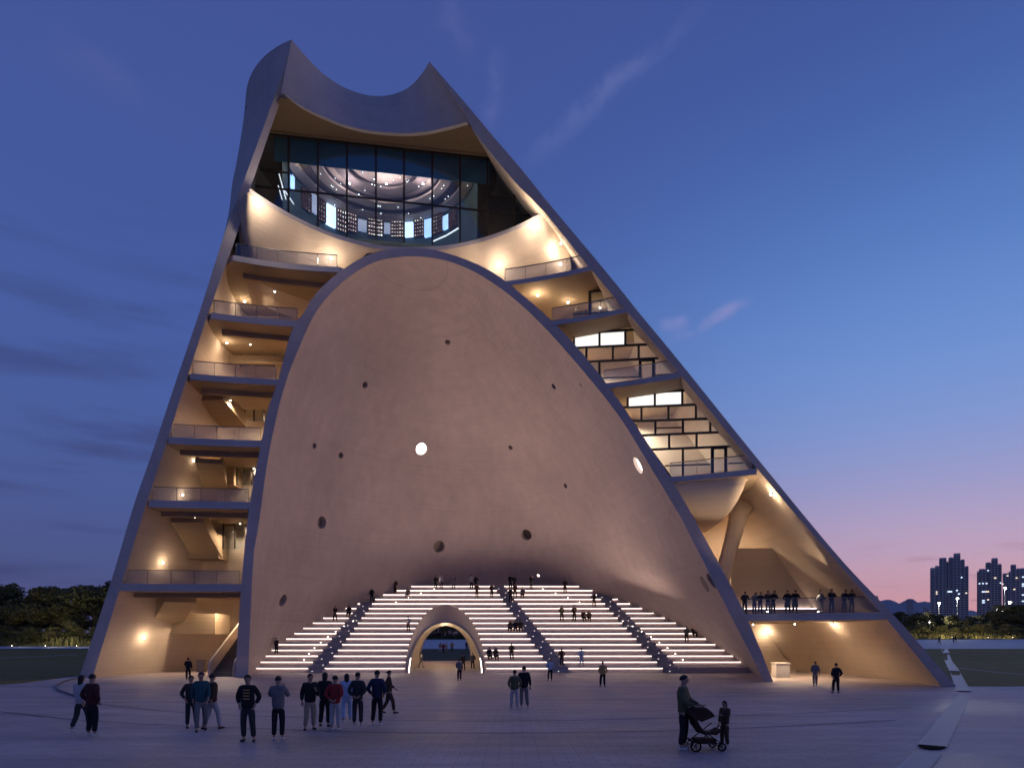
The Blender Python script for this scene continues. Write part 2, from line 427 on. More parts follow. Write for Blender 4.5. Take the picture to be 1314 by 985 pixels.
vault_me = welded(vault, 'vault', VAULT)
bv = BVHTree.FromPolygons([tuple(v.co) for v in vault_me.vertices], [tuple(p.vertices) for p in vault_me.polygons])
def cast(tree, u, v):
    d = Vector(((u-U0)/F0, 1, (V0-v)/F0)).normalized(); return tree.ray_cast(Vector((0,0,EYE)), d)[:2]
# round holes through the vault: pixel-measured place, radius in metres, lit or dark
HOLES = [(541,576,.64,1),(818.5,597,.72,1),(574.5,439,.27,0),(468.5,494,.30,0),(403.5,572,.27,0),(437.5,584,.30,0),(413,670,.60,2),(363,770,.60,2),
         (563.5,701,.70,2),(675.5,686,.66,0),(655,574,.26,2),(725.5,623,.26,0),(710.5,496,.28,0),(745,494,.16,0),(912,745,.62,2),(690.5,738.5,.20,1)]
holes = []
cutter = MB(); cutter.add([], [])
for u, v, r, lit in HOLES:
    p, n = cast(bv, u, v)
    if n.dot(Vector((0,-1,0))) < 0: n = -n
    ax = n.normalized(); a = ax.orthogonal().normalized(); b = ax.cross(a)
    ring = [p+ax*.5+a*r*math.cos(t*math.pi/12)+b*r*math.sin(t*math.pi/12) for t in range(24)]
    cutter.prism(ring, -ax*1.05); holes.append((p, ax, a, b, r, lit))
vm = cut(vault_me, cutter, 'arched_vault'); vm = cut(vm, tun_cut, 'arched_vault'); smooth_angle(vm)
vault_o = tower_part('arched_vault', vm)
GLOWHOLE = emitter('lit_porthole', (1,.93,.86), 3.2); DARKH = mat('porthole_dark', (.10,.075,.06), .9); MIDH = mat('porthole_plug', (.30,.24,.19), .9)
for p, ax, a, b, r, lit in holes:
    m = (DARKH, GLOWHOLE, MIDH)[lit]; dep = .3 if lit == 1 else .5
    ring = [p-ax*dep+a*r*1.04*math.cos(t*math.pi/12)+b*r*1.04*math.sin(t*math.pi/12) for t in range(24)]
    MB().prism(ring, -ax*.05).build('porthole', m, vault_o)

sm = welded(shell, 'outer_shell', SHELL)
sm = cut(sm, tunnel_cutter(75), 'outer_shell')
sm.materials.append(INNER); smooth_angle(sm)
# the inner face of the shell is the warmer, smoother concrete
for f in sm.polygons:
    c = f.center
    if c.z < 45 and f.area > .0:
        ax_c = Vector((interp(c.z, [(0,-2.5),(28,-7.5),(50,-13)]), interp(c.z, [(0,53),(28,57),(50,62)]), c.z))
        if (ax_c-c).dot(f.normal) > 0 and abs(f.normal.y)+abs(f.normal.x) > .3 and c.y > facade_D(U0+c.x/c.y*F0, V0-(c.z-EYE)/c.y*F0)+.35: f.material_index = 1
shell_ob = tower_part('outer_shell', sm)

# --- crown: concave wall between the horns, roof slab behind it
CT = dense([(374,51),(392,72),(414.7,94.7),(441,112),(468,121.4),(487,123.3),(506,120.6),(525,112),(540,96.6),(551,79.5)], 6)
CB = dense([(364,119.5),(384,134.7),(414.7,150),(445,161.4),(475.6,168),(513.7,171),(544,169.4),(574.6,163),(599.4,156.4)], 6)
ZCB = 45.5
def by_z(uv, z): return [P(p.x, p.y, (z-EYE)*F0/(V0-p.y)) for p in uv]
def resample(pts, n):
    L = [0]
    for a, b in zip(pts, pts[1:]): L.append(L[-1]+(b-a).length)
    out = []; j = 0
    for i in range(n+1):
        t = L[-1]*i/n
        while j < len(L)-2 and L[j+1] < t: j += 1
        k = (t-L[j])/max(L[j+1]-L[j], 1e-9); out.append(pts[j].lerp(pts[j+1], k))
    return out
ct, cb = resample(by_z(CT, ZTOP+.02), 48), resample(by_z(CB, ZCB), 48)
back = Vector((.05,.35,0)); crown = MB()
rows = [[a.lerp(b, k/6) for a, b in zip(ct, cb)] for k in range(7)]
for k, r in enumerate(rows): r[0] = r[0]+Vector((-.22*k/6,.02,0)); r[-1] = r[-1]+Vector((.30*math.sin(math.pi*k/7.5),.02,0))
crown.grid(rows); crown.grid([[p+back for p in r] for r in rows], flip=True); crown.grid([ct, [p+back for p in ct]], flip=True); crown.grid([cb, [p+back for p in cb]])
crown.grid([[r[0], r[0]+back] for r in rows]); crown.grid([[r[-1], r[-1]+back] for r in rows])
cm = welded(crown, 'crown_wall', SHELL); smooth_angle(cm); tower_part('crown_wall', cm)
isec = inner_sec(ZCB+.1)
glT = (P(341,170.2,56.0), P(641,203.6,59.1))                       # top line of the glass front
gz_top, gdir = glT[0].z, (glT[1]-glT[0])
front_roof = [cb[0]+Vector((-.45,.5,.02))]+[p+Vector((0,.32,.02)) for p in cb[1:-1]]+[cb[-1]+Vector((.35,.5,.02)), Vector((glT[1].x+.9,glT[1].y+.6,ZCB+.02)), Vector((glT[0].x-1.2,glT[0].y+.6,ZCB+.02))]
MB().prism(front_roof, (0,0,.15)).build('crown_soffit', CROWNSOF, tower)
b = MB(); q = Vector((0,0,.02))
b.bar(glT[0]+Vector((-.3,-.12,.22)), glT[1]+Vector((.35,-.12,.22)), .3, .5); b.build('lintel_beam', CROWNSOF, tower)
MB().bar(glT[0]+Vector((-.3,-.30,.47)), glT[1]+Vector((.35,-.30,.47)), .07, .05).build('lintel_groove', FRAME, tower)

# --- bowl under the glass front
BE = dense([(320.5,241.5),(348,260),(387,281.8),(434,301.5),(489,314.5),(543.7,316.8),(582.8,313.2),(622,304.2),(661,290),(699,270.5)], 6)
ZBE = 38.0
def bowl_D(p):
    n = Vector((-(glT[1]-glT[0]).y, (glT[1]-glT[0]).x, 0)).normalized(); r = Vector(((p.x-U0)/F0, 1, (V0-p.y)/F0)); o = Vector((0,0,EYE))
    return min((ZBE-EYE)*F0/(V0-p.y), (glT[0]-o).dot(n)/r.dot(n)-.35)
be = resample([P(p.x, p.y, bowl_D(p)) for p in BE], 60)
bowl = MB(); prof = [(0,-.32),(.5,-1.1),(1.5,-2.3),(2.8,-3.4),(4.2,-4.3),(5.6,-5.0),(7.0,-5.6)]
bc = Vector((be[0].x*.5+be[-1].x*.5, be[30].y+14, 0))
def bowl_pt(p, dy, dz):
    d = Vector((bc.x-p.x, bc.y-p.y, 0)).normalized(); d = (d*.12+Vector((0,1,0))*.88); 
    t = (p.x-be[0].x)/(be[-1].x-be[0].x); f = min(1, max(0, (abs(t-.5)-.30)/.2)); f = f*f*(3-2*f)
    return p+d*dy+Vector(((-.36 if t < .5 else .35)*f*abs(dz), 0, dz))
def bowl_k(i):
    t = abs(i/60-.5); t = min(1, max(0, (t-.10)/.22)); return .05+.95*t*t*(3-2*t)
bx = [be[0]+Vector((-1.15,1.1,0)), be[0]+Vector((-.5,.35,0))]+be+[be[-1]+Vector((.7,.35,0)), be[-1]+Vector((1.6,1.1,0))]
br = [[bowl_pt(p, dy*bowl_k(i-2), -.32+(dz+.32)*bowl_k(i-2)) for i, p in enumerate(bx)] for dy, dz in prof]
bowl.grid(br); bo = bowl.build('bowl_underside', INNER, tower, True)
edge = MB(); top = [bowl_pt(p, .9, 0) for p in be]; low = [bowl_pt(p, .9, -.32) for p in be]; fl = [p+Vector((0,0,-.34)) for p in be]
edge.grid([be, top]); edge.grid([fl, be]); edge.grid([low, fl]); edge.build('bowl_rim', SHELL, tower)

# --- floor slabs of the two side bays
vo_sec = lambda z: vault_section(z, *join_peak(cAOL, cAOR, z, zpo), NV, .3)
def in_sec(z): return inner_sec(z)
def bay_slab(side, pl, pr, th, depth, name='floor_slab', m=None):
    """pl, pr: pixels of the top front edge; the slab runs back between shell and vault"""
    a, b = FP(*pl), FP(*pr); z = (a.z+b.z)/2
    um, vm_ = (pl[0]+pr[0])/2, (pl[1]+pr[1])/2
    front = [P(lerp(pl[0],pr[0],t), lerp(pl[1],pr[1],t), facade_D(lerp(pl[0],pr[0],t), lerp(pl[1],pr[1],t))) for t in (0,.25,.5,.75,1)]
    front = [Vector((p.x,p.y,z)) for p in front]
    vs_, ss = vo_sec(z), inner_sec(z)
    if side == 'l': vb = [p for p in vs_ if p.x < -0 and p.y > front[-1].y+.4]; sb = list(ss)
    else: vb = [p for p in vs_[::-1]]; sb = list(ss[::-1])
    y1 = (front[0].y+front[-1].y)/2+depth
    def upto(sec, y0):
        out = []
        for p in sec:
            if p.y >= y1:
                q = prev.lerp(p, (y1-prev.y)/max(p.y-prev.y, 1e-6)); out.append(q); break
            if p.y > y0+.3: out.append(p)
            prev = p
        return out
    vb = upto(vb, front[-1].y if side == 'l' else front[0].y); sb = upto(sb, front[0].y if side == 'l' else front[-1].y)
    o = (1 if side == 'l' else -1)
    vb = [p+Vector((.25*o,0,0)) for p in vb]; sb = [p+Vector((-.25*o,0,0)) for p in sb]
    if side == 'l':
        lb, rb = sb, vb
    else: lb, rb = vb, sb
    xl = lb[-1].x if lb else front[0].x; xr = rb[-1].x if rb else front[-1].x
    poly = front+rb+[Vector((xr, y1, z)), Vector((xl, y1, z))]+lb[::-1]
    clean = [poly[0]]
    for p in poly[1:]:
        if (p-clean[-1]).length > .02: clean.append(Vector((p.x,p.y,z)))
    s = MB().prism([p-Vector((0,0,th)) for p in clean], (0,0,th))
    o_ = s.build(name, m or SHELL, tower)
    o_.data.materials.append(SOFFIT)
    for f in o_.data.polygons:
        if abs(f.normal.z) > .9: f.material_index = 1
    return o_, front, z, y1
LB = [((154.6,747),(311,750),.62),((191,638),(322,646.5),.60),((216,557.5),(337.5,567.6),.55),((244,475),(357,490),.50),((271,396),(384,416.5),.50),((299,321),(436,348.5),.45)]
RB = [((957,786.3),(1135,785.7),.52),((859,610.6),(971,602),.42),((774,489.7),(873,480),.42),((707,409),(806,397.6),.36),((646,358.5),(758.5,344),.36)]
LS = [bay_slab('l', *a, 16 if i == 0 else 9.5) for i, a in enumerate(LB)]; RS = [bay_slab('r', *a, 20 if i < 2 else 9.0) for i, a in enumerate(RB)]
# a dark recessed beam under the front edge of each left slab
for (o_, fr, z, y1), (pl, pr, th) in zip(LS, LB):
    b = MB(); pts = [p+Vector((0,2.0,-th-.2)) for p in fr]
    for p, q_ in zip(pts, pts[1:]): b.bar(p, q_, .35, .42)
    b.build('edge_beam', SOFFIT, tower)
# back walls closing the bays
def back_wall(side, z0, z1, dy, n=24):
    b = MB(); rows = []
    for i in range(n+1):
        z = lerp(z0, z1, i/n); ss = inner_sec(z); vs_ = vo_sec(min(z, zpo-.01))
        if side == 'l':
            y = cIL(z).y+dy; s = min(ss[:30], key=lambda p: abs(p.y-y)); v_ = min(vs_[:30], key=lambda p: abs(p.y-y))
            if z > zpo: v_ = Vector((-6,y,z))
        else:
            y = cIR(z).y+dy; s = min(ss[-30:], key=lambda p: abs(p.y-y)); v_ = min(vs_[-30:], key=lambda p: abs(p.y-y))
        rows.append([Vector((s.x,y,z)), Vector((lerp(s.x,v_.x,.5),y+.8,z)), Vector((v_.x,y,z))])
    b.grid(rows); return b.build('bay_back_wall', INNER, tower, True)
back_wall('l', -.2, LS[0][2]-.3, 15.5, 8); back_wall('l', LS[0][2]-.3, 34.5, 9.2); back_wall('r', -.2, RS[1][2]-.2, 19.5, 10); back_wall('r', RS[1][2]-.2, 33, 8.8)
# --- balustrades
def balustrade(front, h=1.1, inset=.22, step=1.75, t0=.02, t1=.98, hand=None):
    f = resample(front, 60); f = f[int(60*t0):int(60*t1)+1]; f = [p+Vector((0,inset,0)) for p in f]
    L = sum((b-a).length for a, b in zip(f, f[1:])); n = max(2, round(L/step)); f = resample(f, n)
    up = Vector((0,0,h)); rail = MB()
    for p, q_ in zip(f, f[1:]): rail.bar(p+up, q_+up, .07, .06)
    for p in f: rail.bar(p, p+up, .045, .03)
    r_ = rail.build('balustrade', STEEL, tower)
    for p, q_ in zip(f, f[1:]):
        d = (q_-p)*.02; MB().prism([p+d+Vector((0,.0,.06)), q_-d+Vector((0,.0,.06)), q_-d+Vector((0,.0,h-.06)), p+d+Vector((0,.0,h-.06))], (0,.02,0)).build('pane', BALU, r_)
    return f
for s in LS: balustrade(s[1])
RR = [balustrade(s[1]) for s in RS]
# ------------------------------------------------------------------ setting: ground sheets
def paving(name, base, dark, sc):
    m = bpy.data.materials.new(name); m.use_nodes = True; nt = m.node_tree; N = nt.nodes.new; L = nt.links.new
    b = nt.nodes['Principled BSDF']; b.inputs['Roughness'].default_value = .6; b.inputs['Specular IOR Level'].default_value = .35
    tc = N('ShaderNodeTexCoord'); br = N('ShaderNodeTexBrick'); L(tc.outputs['Object'], br.inputs[0])
    br.inputs['Scale'].default_value = 1; br.inputs['Brick Width'].default_value = sc; br.inputs['Row Height'].default_value = sc*.5; br.inputs['Mortar Size'].default_value = .008
    br.inputs[1].default_value = rgb(base); br.inputs[2].default_value = rgb([c*.86 for c in base]); br.inputs[3].default_value = rgb(dark); br.inputs['Bias'].default_value = -.1
    n = N('ShaderNodeTexNoise'); L(tc.outputs['Object'], n.inputs[0]); n.inputs['Scale'].default_value = .12; n.inputs['Detail'].default_value = 7; n.inputs['Roughness'].default_value = .6
    n2 = N('ShaderNodeTexNoise'); mp = N('ShaderNodeMapping'); L(tc.outputs['Object'], mp.inputs[0]); mp.inputs[3].default_value = (.10,.8,1); L(mp.outputs[0], n2.inputs[0]); n2.inputs['Scale'].default_value = 1; n2.inputs['Detail'].default_value = 5
    mr = N('ShaderNodeMapRange'); L(n.outputs[0], mr.inputs[0]); mr.inputs[1].default_value = .3; mr.inputs[2].default_value = .7; mr.inputs[3].default_value = .52; mr.inputs[4].default_value = 1.2
    mr2 = N('ShaderNodeMapRange'); L(n2.outputs[0], mr2.inputs[0]); mr2.inputs[1].default_value = .35; mr2.inputs[2].default_value = .65; mr2.inputs[3].default_value = .86; mr2.inputs[4].default_value = 1.1
    mm = N('ShaderNodeMath'); mm.operation = 'MULTIPLY'; L(mr.outputs[0], mm.inputs[0]); L(mr2.outputs[0], mm.inputs[1])
    vm = N('ShaderNodeVectorMath'); vm.operation = 'SCALE'; L(br.outputs[0], vm.inputs[0]); L(mm.outputs[0], vm.inputs['Scale']); L(vm.outputs[0], b.inputs['Base Color'])
    rr = N('ShaderNodeMapRange'); L(n.outputs[0], rr.inputs[0]); rr.inputs[1].default_value = .35; rr.inputs[2].default_value = .65; rr.inputs[3].default_value = .45; rr.inputs[4].default_value = .75; L(rr.outputs[0], b.inputs['Roughness'])
    bp = N('ShaderNodeBump'); bp.inputs['Strength'].default_value = .3; bp.inputs['Distance'].default_value = .01; L(br.outputs['Fac'], bp.inputs['Height']); bp.invert = True; L(bp.outputs[0], b.inputs['Normal'])
    MATS[name] = m; return m
PAVE = paving('plaza_paver', (.54,.45,.44), (.22,.19,.18), .6)
FARPAVE = mat('far_pavement', (.46,.45,.46), .7, vary=.1, scale=.3)
LAWN = mat('mown_lawn', (.19,.145,.034), .95, vary=.45, scale=.7)
EARTH = mat('scrub_earth', (.07,.068,.03), .95, vary=.4, scale=.05)
SEAM = mat('dark_slot', (.05,.045,.05), .7)
STONE = mat('channel_stone', (.36,.35,.36), .55, vary=.12, scale=1.2)

g = MB(); ys = [k for k, _ in YK]
g.grid([[(x, y, gz(y)) for x in (-8000,-3000,-600,-150,-60,0,60,150,600,3000,8000)] for y in ys])
o = g.build('ground', EARTH); o['kind'] = 'structure'
ground_sheet('plaza_pavement', lambda y: (-90, 90), -55, 92, PAVE, .004)
def lawn_left(y): return (-92, interp(y, [(45.2,-36.5),(47,-35.2),(60,-37.5),(112,-40)]))
def lawn_right(y): return (interp(y, [(45.2,29.7),(60,32.5),(112,40)]), 120)
ground_sheet('lawn', lawn_left, 45.3, 116, LAWN, .012)
ground_sheet('lawn.001', lawn_right, 45.3, 118, LAWN, .012)
ground_sheet('path', lambda y: (-160, 220), 118.5, 172, FARPAVE, .016)
def line_sheet(pts, w, name, m, dz, kind='structure'):
    """a narrow sheet along ground pixels"""
    c = dense(pts, 24); p = [ground_pt(q.x, q.y) for q in c]; b = MB(); rows = []
    for i, q in enumerate(p):
        d = (p[min(i+1,len(p)-1)]-p[max(i-1,0)]); d.z = 0; d.normalize(); n = Vector((-d.y,d.x,0))*w/2
        rows.append([Vector(((q+n).x,(q+n).y,gz((q+n).y)+dz)), Vector(((q-n).x,(q-n).y,gz((q-n).y)+dz))])
    o = b.grid(rows).build(name, m); o['kind'] = kind; return o
line_sheet([(-60,908),(0,913),(120,925),(320,934.5),(560,940.5),(860,937.5),(1060,929),(1150,924)], .075, 'paving_seam', SEAM, .018)
line_sheet([(100,899),(170,908),(250,915),(400,921),(560,925),(740,924),(900,919.5),(1050,914),(1170,907)], .08, 'paving_seam', SEAM, .018)
line_sheet([(300,890),(420,895),(560,898.5),(740,898),(900,894),(985,890)], .07, 'paving_seam', SEAM, .018)
line_sheet([(-40,845.5),(0,844),(50,842),(100,839.6)], .5, 'lawn_path', FARPAVE, .02)
line_sheet([(1212,855),(1250,859),(1314,865.5),(1360,869)], .22, 'lawn_path', FARPAVE, .02)
# thin curved kerb round the tip of the left lawn
kp = [ground_pt(*q) for q in [(150,861),(128,865.5),(104,869),(82,874.5),(71,880.5),(74,886),(96,893.5),(112,897)]]
kp = resample(kp, 30)
b = MB()
for p, q in zip(kp, kp[1:]): b.bar(p+Vector((0,0,.06)), q+Vector((0,0,.06)), .1, .12)
tag(b.build('curved_kerb', STEEL), 'thin dark kerb curving round the tip of the lawn beside the left tower foot', 'kerb')

# stone channel with dark basins running over the lawn to the camera
ch = root('stone_channel', tuple(ground_pt(1236,889)), 'pale stepped stone channel running from the lawn across the paving beside the right tower foot', 'water channel')
cpx = [((1212,831.5),(1214,838)),((1214.5,839.5),(1225,861)),((1226,863),(1237,887)),((1238,891),(1196,958)),((1191.5,966),(1150,1010))]
wid = [.95,.85,.78,.62,.55]
for (a, b_), w in zip(cpx, wid):
    pa, pb = ground_pt(*a), ground_pt(*b_); d = (pb-pa); L = d.length; n = max(4, int(L/2.5)); seg = [pa.lerp(pb, i/n) for i in range(n+1)]
    dn = Vector((d.x,d.y,0)).normalized(); s = Vector((-dn.y,dn.x,0)); m_ = MB(); ww = w*.5
    rows = []
    for i, p in enumerate(seg):
        z = gz(p.y)+.022+.012*(i/n)
        rows.append([Vector((p.x,p.y,gz(p.y)-.02))+s*ww, Vector((p.x,p.y,z))+s*ww, Vector((p.x,p.y,z-.012))+s*ww*.8, Vector((p.x,p.y,z-.012))-s*ww*.8, Vector((p.x,p.y,z))-s*ww, Vector((p.x,p.y,gz(p.y)-.02))-s*ww])
    m_.grid(rows); m_.f.append(tuple(range(6))); m_.f.append(tuple(range(n*6, n*6+6)))
    sl = m_.build('channel_stone', STONE, ch)
    bas = MB(); c = Vector((pb.x,pb.y,gz(pb.y)+.03))-dn*(-.02); rr = ww*.92
    bas.prism([c+s*rr*math.cos(math.pi*k/10)+dn*.62*math.sin(math.pi*k/10) for k in range(11)], (0,0,.02)); bas.build('basin', BLACK, ch)

# ------------------------------------------------------------------ seating terrace in the hollow
RISE, TREAD, Y0, NROW = .54, .9, 62.0, 17
def row_y(k): return Y0+TREAD*k
seat_root = tower
ail = [((-18.1,62.5),(-15.6,74.5),.72,.58),((4.4,62.5),(-.92,75.5),.75,.55),((14.7,62.5),(10.4,74.2),.72,.58)]
def aisle_x(i, y):
    (x0,y0),(x1,y1),h0,h1 = ail[i]; t = (y-y0)/(y1-y0); return lerp(x0,x1,t), lerp(h0,h1,t)
def vault_x(z, y):
    s = vault_section(z, cAIL(z), cAIR(z), 200); xs = []
    for a, b in zip(s, s[1:]):
        if (a.y-y)*(b.y-y) <= 0 and a.y != b.y: xs.append(a.x+(b.x-a.x)*(y-a.y)/(b.y-a.y))
    return (min(xs), max(xs)) if len(xs) > 1 else (-9, 4)
def hood_half(z, y):
    # half width of the tunnel hood where its outside meets the seats
    zz = min(z/6.75, .999)
    return 3.72*(1-zz**2.3)**.54
rows_x = []
for k in range(NROW):
    y, z = row_y(k), RISE*(k+1); yb = y+TREAD
    xl, xr = vault_x(max(z-.27, .05), y+.25); rows_x.append((xl, xr))
    cuts = []
    for i in range(3):
        a, h = aisle_x(i, y+.45); cuts.append((a-h, a+h))
    if z < 6.6:
        h = hood_half(z-.2, y); cuts.append((tx(y)-h, tx(y)+h))
    cuts.sort(); x = xl-.25; segs = []
    for a, b_ in cuts:
        if b_ < x or a > xr: continue
        if a-x > .3: segs.append((x, a))
        x = b_
    if xr+.25-x > .3: segs.append((x, xr+.25))
    for a, b_ in segs:
        if k == 0 and a > 14:                         # a plain base under the right-hand end
            MB().box((a+.0, y+.02, -.1), (b_, yb, z)).build('seat_row', SEAT, tower); continue
        zb = max(-.1, z-RISE*1.6)
        s = MB().box((a, y, z-.10), (b_, yb+.03, z)).box((a, y+.07, zb), (b_, yb+.02, z-.10))
        so = s.build('seat_row', SEAT, tower)
        MB().box((a+.08, y-.004, z-.133), (b_-.08, y+.068, z-.105)).build('light_strip', LED, so)
    # aisle steps: two for every row, a small lamp on each row
    for i in range(3):
        for j in (0, 1):
            yy = y+TREAD/2*j; a, h = aisle_x(i, yy); zz = z-RISE/2*(1-j)
            if not (xl < a < xr): continue
            st = MB().box((a-h, yy, max(-.1, zz-.6)), (a+h, yy+TREAD/2+.02, zz)).build('aisle_step', AISLE, tower)
            if j == 0:
                lx = a+(.28 if k % 2 else -.28)*h/.7
                MB().box((lx-.05, yy-.012, zz-.15), (lx+.05, yy+.02, zz-.09)).build('step_light', DOTLED, st)
ytop = row_y(NROW-1)+TREAD
MB().box((-14, ytop+.02, 7.6), (9, ytop+4.5, RISE*NROW+.004)).build('top_landing', SEAT, tower)

# --- tunnel hood
NT = 40
outer = tunnel_arch(3.75, 6.75, 61.75, NT, TREAD/RISE*.985)
outer = [p+Vector((0,0,.12 if 0 < i < NT else 0)) for i, p in enumerate(outer)]
inner = tunnel_arch(TW, TH, 61.9, NT, .86)
hood = MB(); rws = []
for k in range(7):
    t = k/6; rws.append([o_.lerp(i_, t)+Vector((0, -.5*math.sin(math.pi*t), .0)) for o_, i_ in zip(outer, inner)])
for i_ in (72, 80, 90, 93): rws.append([Vector((p.x-.0985*(i_-p.y), i_, p.z)) for p in inner])
hood.grid([[p+Vector((0,2.2,-.25 if p.z > .5 else 0)) for p in outer]]+rws)
HOOD = concrete('hood_concrete', (.50,.43,.37), joint=50, board=.03, blotch=.06)
hd = hood.build('tunnel', HOOD, tower, True)
for sx in (-1, 1):
    pts = []
    for k in range(7):
        z = .02+1.3*k/6; y = 62.1+.86*z; pts.append(Vector((tx(y)+sx*(TW*(1-(z/TH)**2.3)**.54-.05), y, z)))
    MB().tube(pts, .035, 6).build('light_strip', LED, hd)
# ------------------------------------------------------------------ lamps of the tower and added fill lights (mesh and light together)
def all_tree():
    V, Fc = [], []
    for o in scene.objects:
        if o.type != 'MESH': continue
        if any(k in o.name for k in ('balustrade','pane','light')): continue
        off = Vector(); r = o
        while r is not None: off = off+r.location; r = r.parent
        n = len(V); V += [tuple(v.co+off) for v in o.data.vertices]; Fc += [tuple(i+n for i in p.vertices) for p in o.data.polygons]
    return BVHTree.FromPolygons(V, Fc)
TREE = all_tree(); GAIN = 1.45
def lamp_at(p, n, power, kind='POINT', aim=None, angle=70, color=(1,.75,.51), off=.16, size=.08, radius=.12, blend=.6, name='wall_or_fill_lamp', reach=.3):
    n = Vector(n); p = Vector(p)
    bd = MB().bar(p+n*.01, p+n*off, .10, .10).build(name, STEEL, tower)
    if size: MB().ball(p+n*(off+size*.5), size, 8, 5).build('bulb', LAMP, bd)
    l = bpy.data.lights.new('lamp_light', kind); l.energy = power*GAIN; l.color = color; l.shadow_soft_size = radius
    o = link('lamp_light', l, bd); q = p+n*(off+reach); o.location = q-tower.location
    if kind == 'SPOT':
        l.spot_size = R(angle); l.spot_blend = blend
        o.rotation_euler = (Vector(aim)-q).to_track_quat('-Z', 'Y').to_euler()
    return bd
def wall_or_fill_lamp(u, v, power, **k):
    p, n = cast(TREE, u, v)
    if p is None: print('lamp missed', u, v); return
    if n.dot(p-Vector((0,0,EYE))) > 0: n = -n
    return lamp_at(p, n, power, **k)
W = 1
for u, v, e in ((183,817,260),(207,721,200),(246,590,150),(232,634,120),(290,524,160),(291,437,190),(314,384,220),
                (330,258,300),(425,331,240),(684,286,330),(640,341,240),(722,310,160),(718,338,120),
                (690,376,260),(729,385,110),(770,392,120),
                (992,632,300),(1010,762,160),(981,811,200),(1070,799,240)): wall_or_fill_lamp(u, v, e*(.6 if v < 345 else .2 if u < 400 else .34), off=.14, reach=1.1 if v < 345 else .55, radius=.25, color=(1,.82,.64) if v < 345 else (1,.76,.52))
# fill lights added under the floor slabs to brighten the bays
def fill_light(slab, t, dy, power, color=(1,.75,.51)):
    o_, fr, z, y1 = slab; p = fr[0].lerp(fr[-1], t)+Vector((0,dy,0)); p.z = z-.62
    lamp_at(p, (0,0,-1), power, 'SPOT', p-Vector((0,0,5)), 165, off=.05, size=.05, radius=.3, blend=.5, color=color)
for i, e in enumerate((2300,1250,1000,1000,900,800)):
    fill_light(LS[i], .22, 4.0, e*.5); fill_light(LS[i], .55, 7.0, e*.55)
for i, t, e, c in ((0,.3,600,(1,.73,.47)),(0,.65,520,(1,.73,.47)),(1,.35,2900,(1,.76,.52)),(2,.45,3400,(1,.84,.66)),(3,.45,2700,(1,.84,.66)),(4,.4,320,(1,.8,.58))): fill_light(RS[i], t, 6.5 if i != 1 else 11, e, c)
for u, e in ((985,800),(1050,420)):  # floor spots added to brighten the curved terrace ceiling
    q = P(u, 770, 48.6); lamp_at((q.x, q.y, RS[0][2]), (0,0,1), e, 'SPOT', P(925,632,49.2) if u < 1000 else P(1000,640,52), 60, off=.08, size=.05)
# uplights added towards both ends of the seat rows to brighten the vault
for k in range(1, NROW):
    xl, xr = rows_x[k]; y, z = row_y(k)+.5, RISE*(k+1)
    for x, s in ((xl+4.0, 1), (xr-5.5, -1)):
        if 8 < k < 12 or k > 15: continue
        pw = UPL/GAIN*((1.1-.06*k) if k < 9 else .16)
        lamp_at((x, y, z), (0,0,1), pw, 'SPOT', (x+s*21, y-5, z+19), 96, (1,.74,.63), .06, .035, .15, 1.0, 'added_uplight')
for y in (69, 77, 85): lamp_at((tx(y), y, TH-.02), (0,0,-1), 140, off=.05, size=.0, radius=.2)  # bulbless lamps added to warm the tunnel floor
# ------------------------------------------------------------------ library behind the glass front
def on_plane(u, v, A, d, off=0.0):
    """where the sight line of a measured point meets the vertical plane through A along d"""
    n = Vector((-d.y, d.x, 0)).normalized(); o = Vector((0,0,EYE)); r = Vector(((u-U0)/F0, 1, (V0-v)/F0))
    t = (A+n*off-o).dot(n)/r.dot(n); return o+r*t
GA, GD = glT[0], gdir
def gp(u, v, off=0.0): return on_plane(u, v, GA, GD, off)
def topv(u): return lerp(170.2, 203.6, (u-341)/300)
def trv(u): return lerp(239, 277.5, (u-327)/358)
MUL = [370.3,408,445.2,482.4,518.4,554.7,590.2,625.7,660]
botz = Vector((0,0,0))
def gbot(u): p = gp(u, 300); return Vector((p.x, p.y, 37.3))
fr = MB(); upv = Vector((0,0,1)); hor = Vector((GD.x,GD.y,0)).normalized()
for u in MUL: fr.bar(gp(u, topv(u) if u < 645 else lerp(212,243,(u-645)/15)), gbot(u), .09, .16, up=hor)
fr.bar(gp(327,239), gp(686,277.5), .10, .12); fr.bar(gp(341,170.2), gp(640,203.6), .14, .16); fr.bar(gp(333,218), gp(370,222), .08, .1); fr.bar(gp(625.7,251.5), gp(662,255.5), .08, .1)
fr.bar(gp(640,203.6), gp(690,275), .14, .14); fr.bar(gp(340.5,170.2), gp(319,241), .14, .14)
gf = fr.build('glass_front', FRAME, tower)
cols = [339]+MUL+[690]
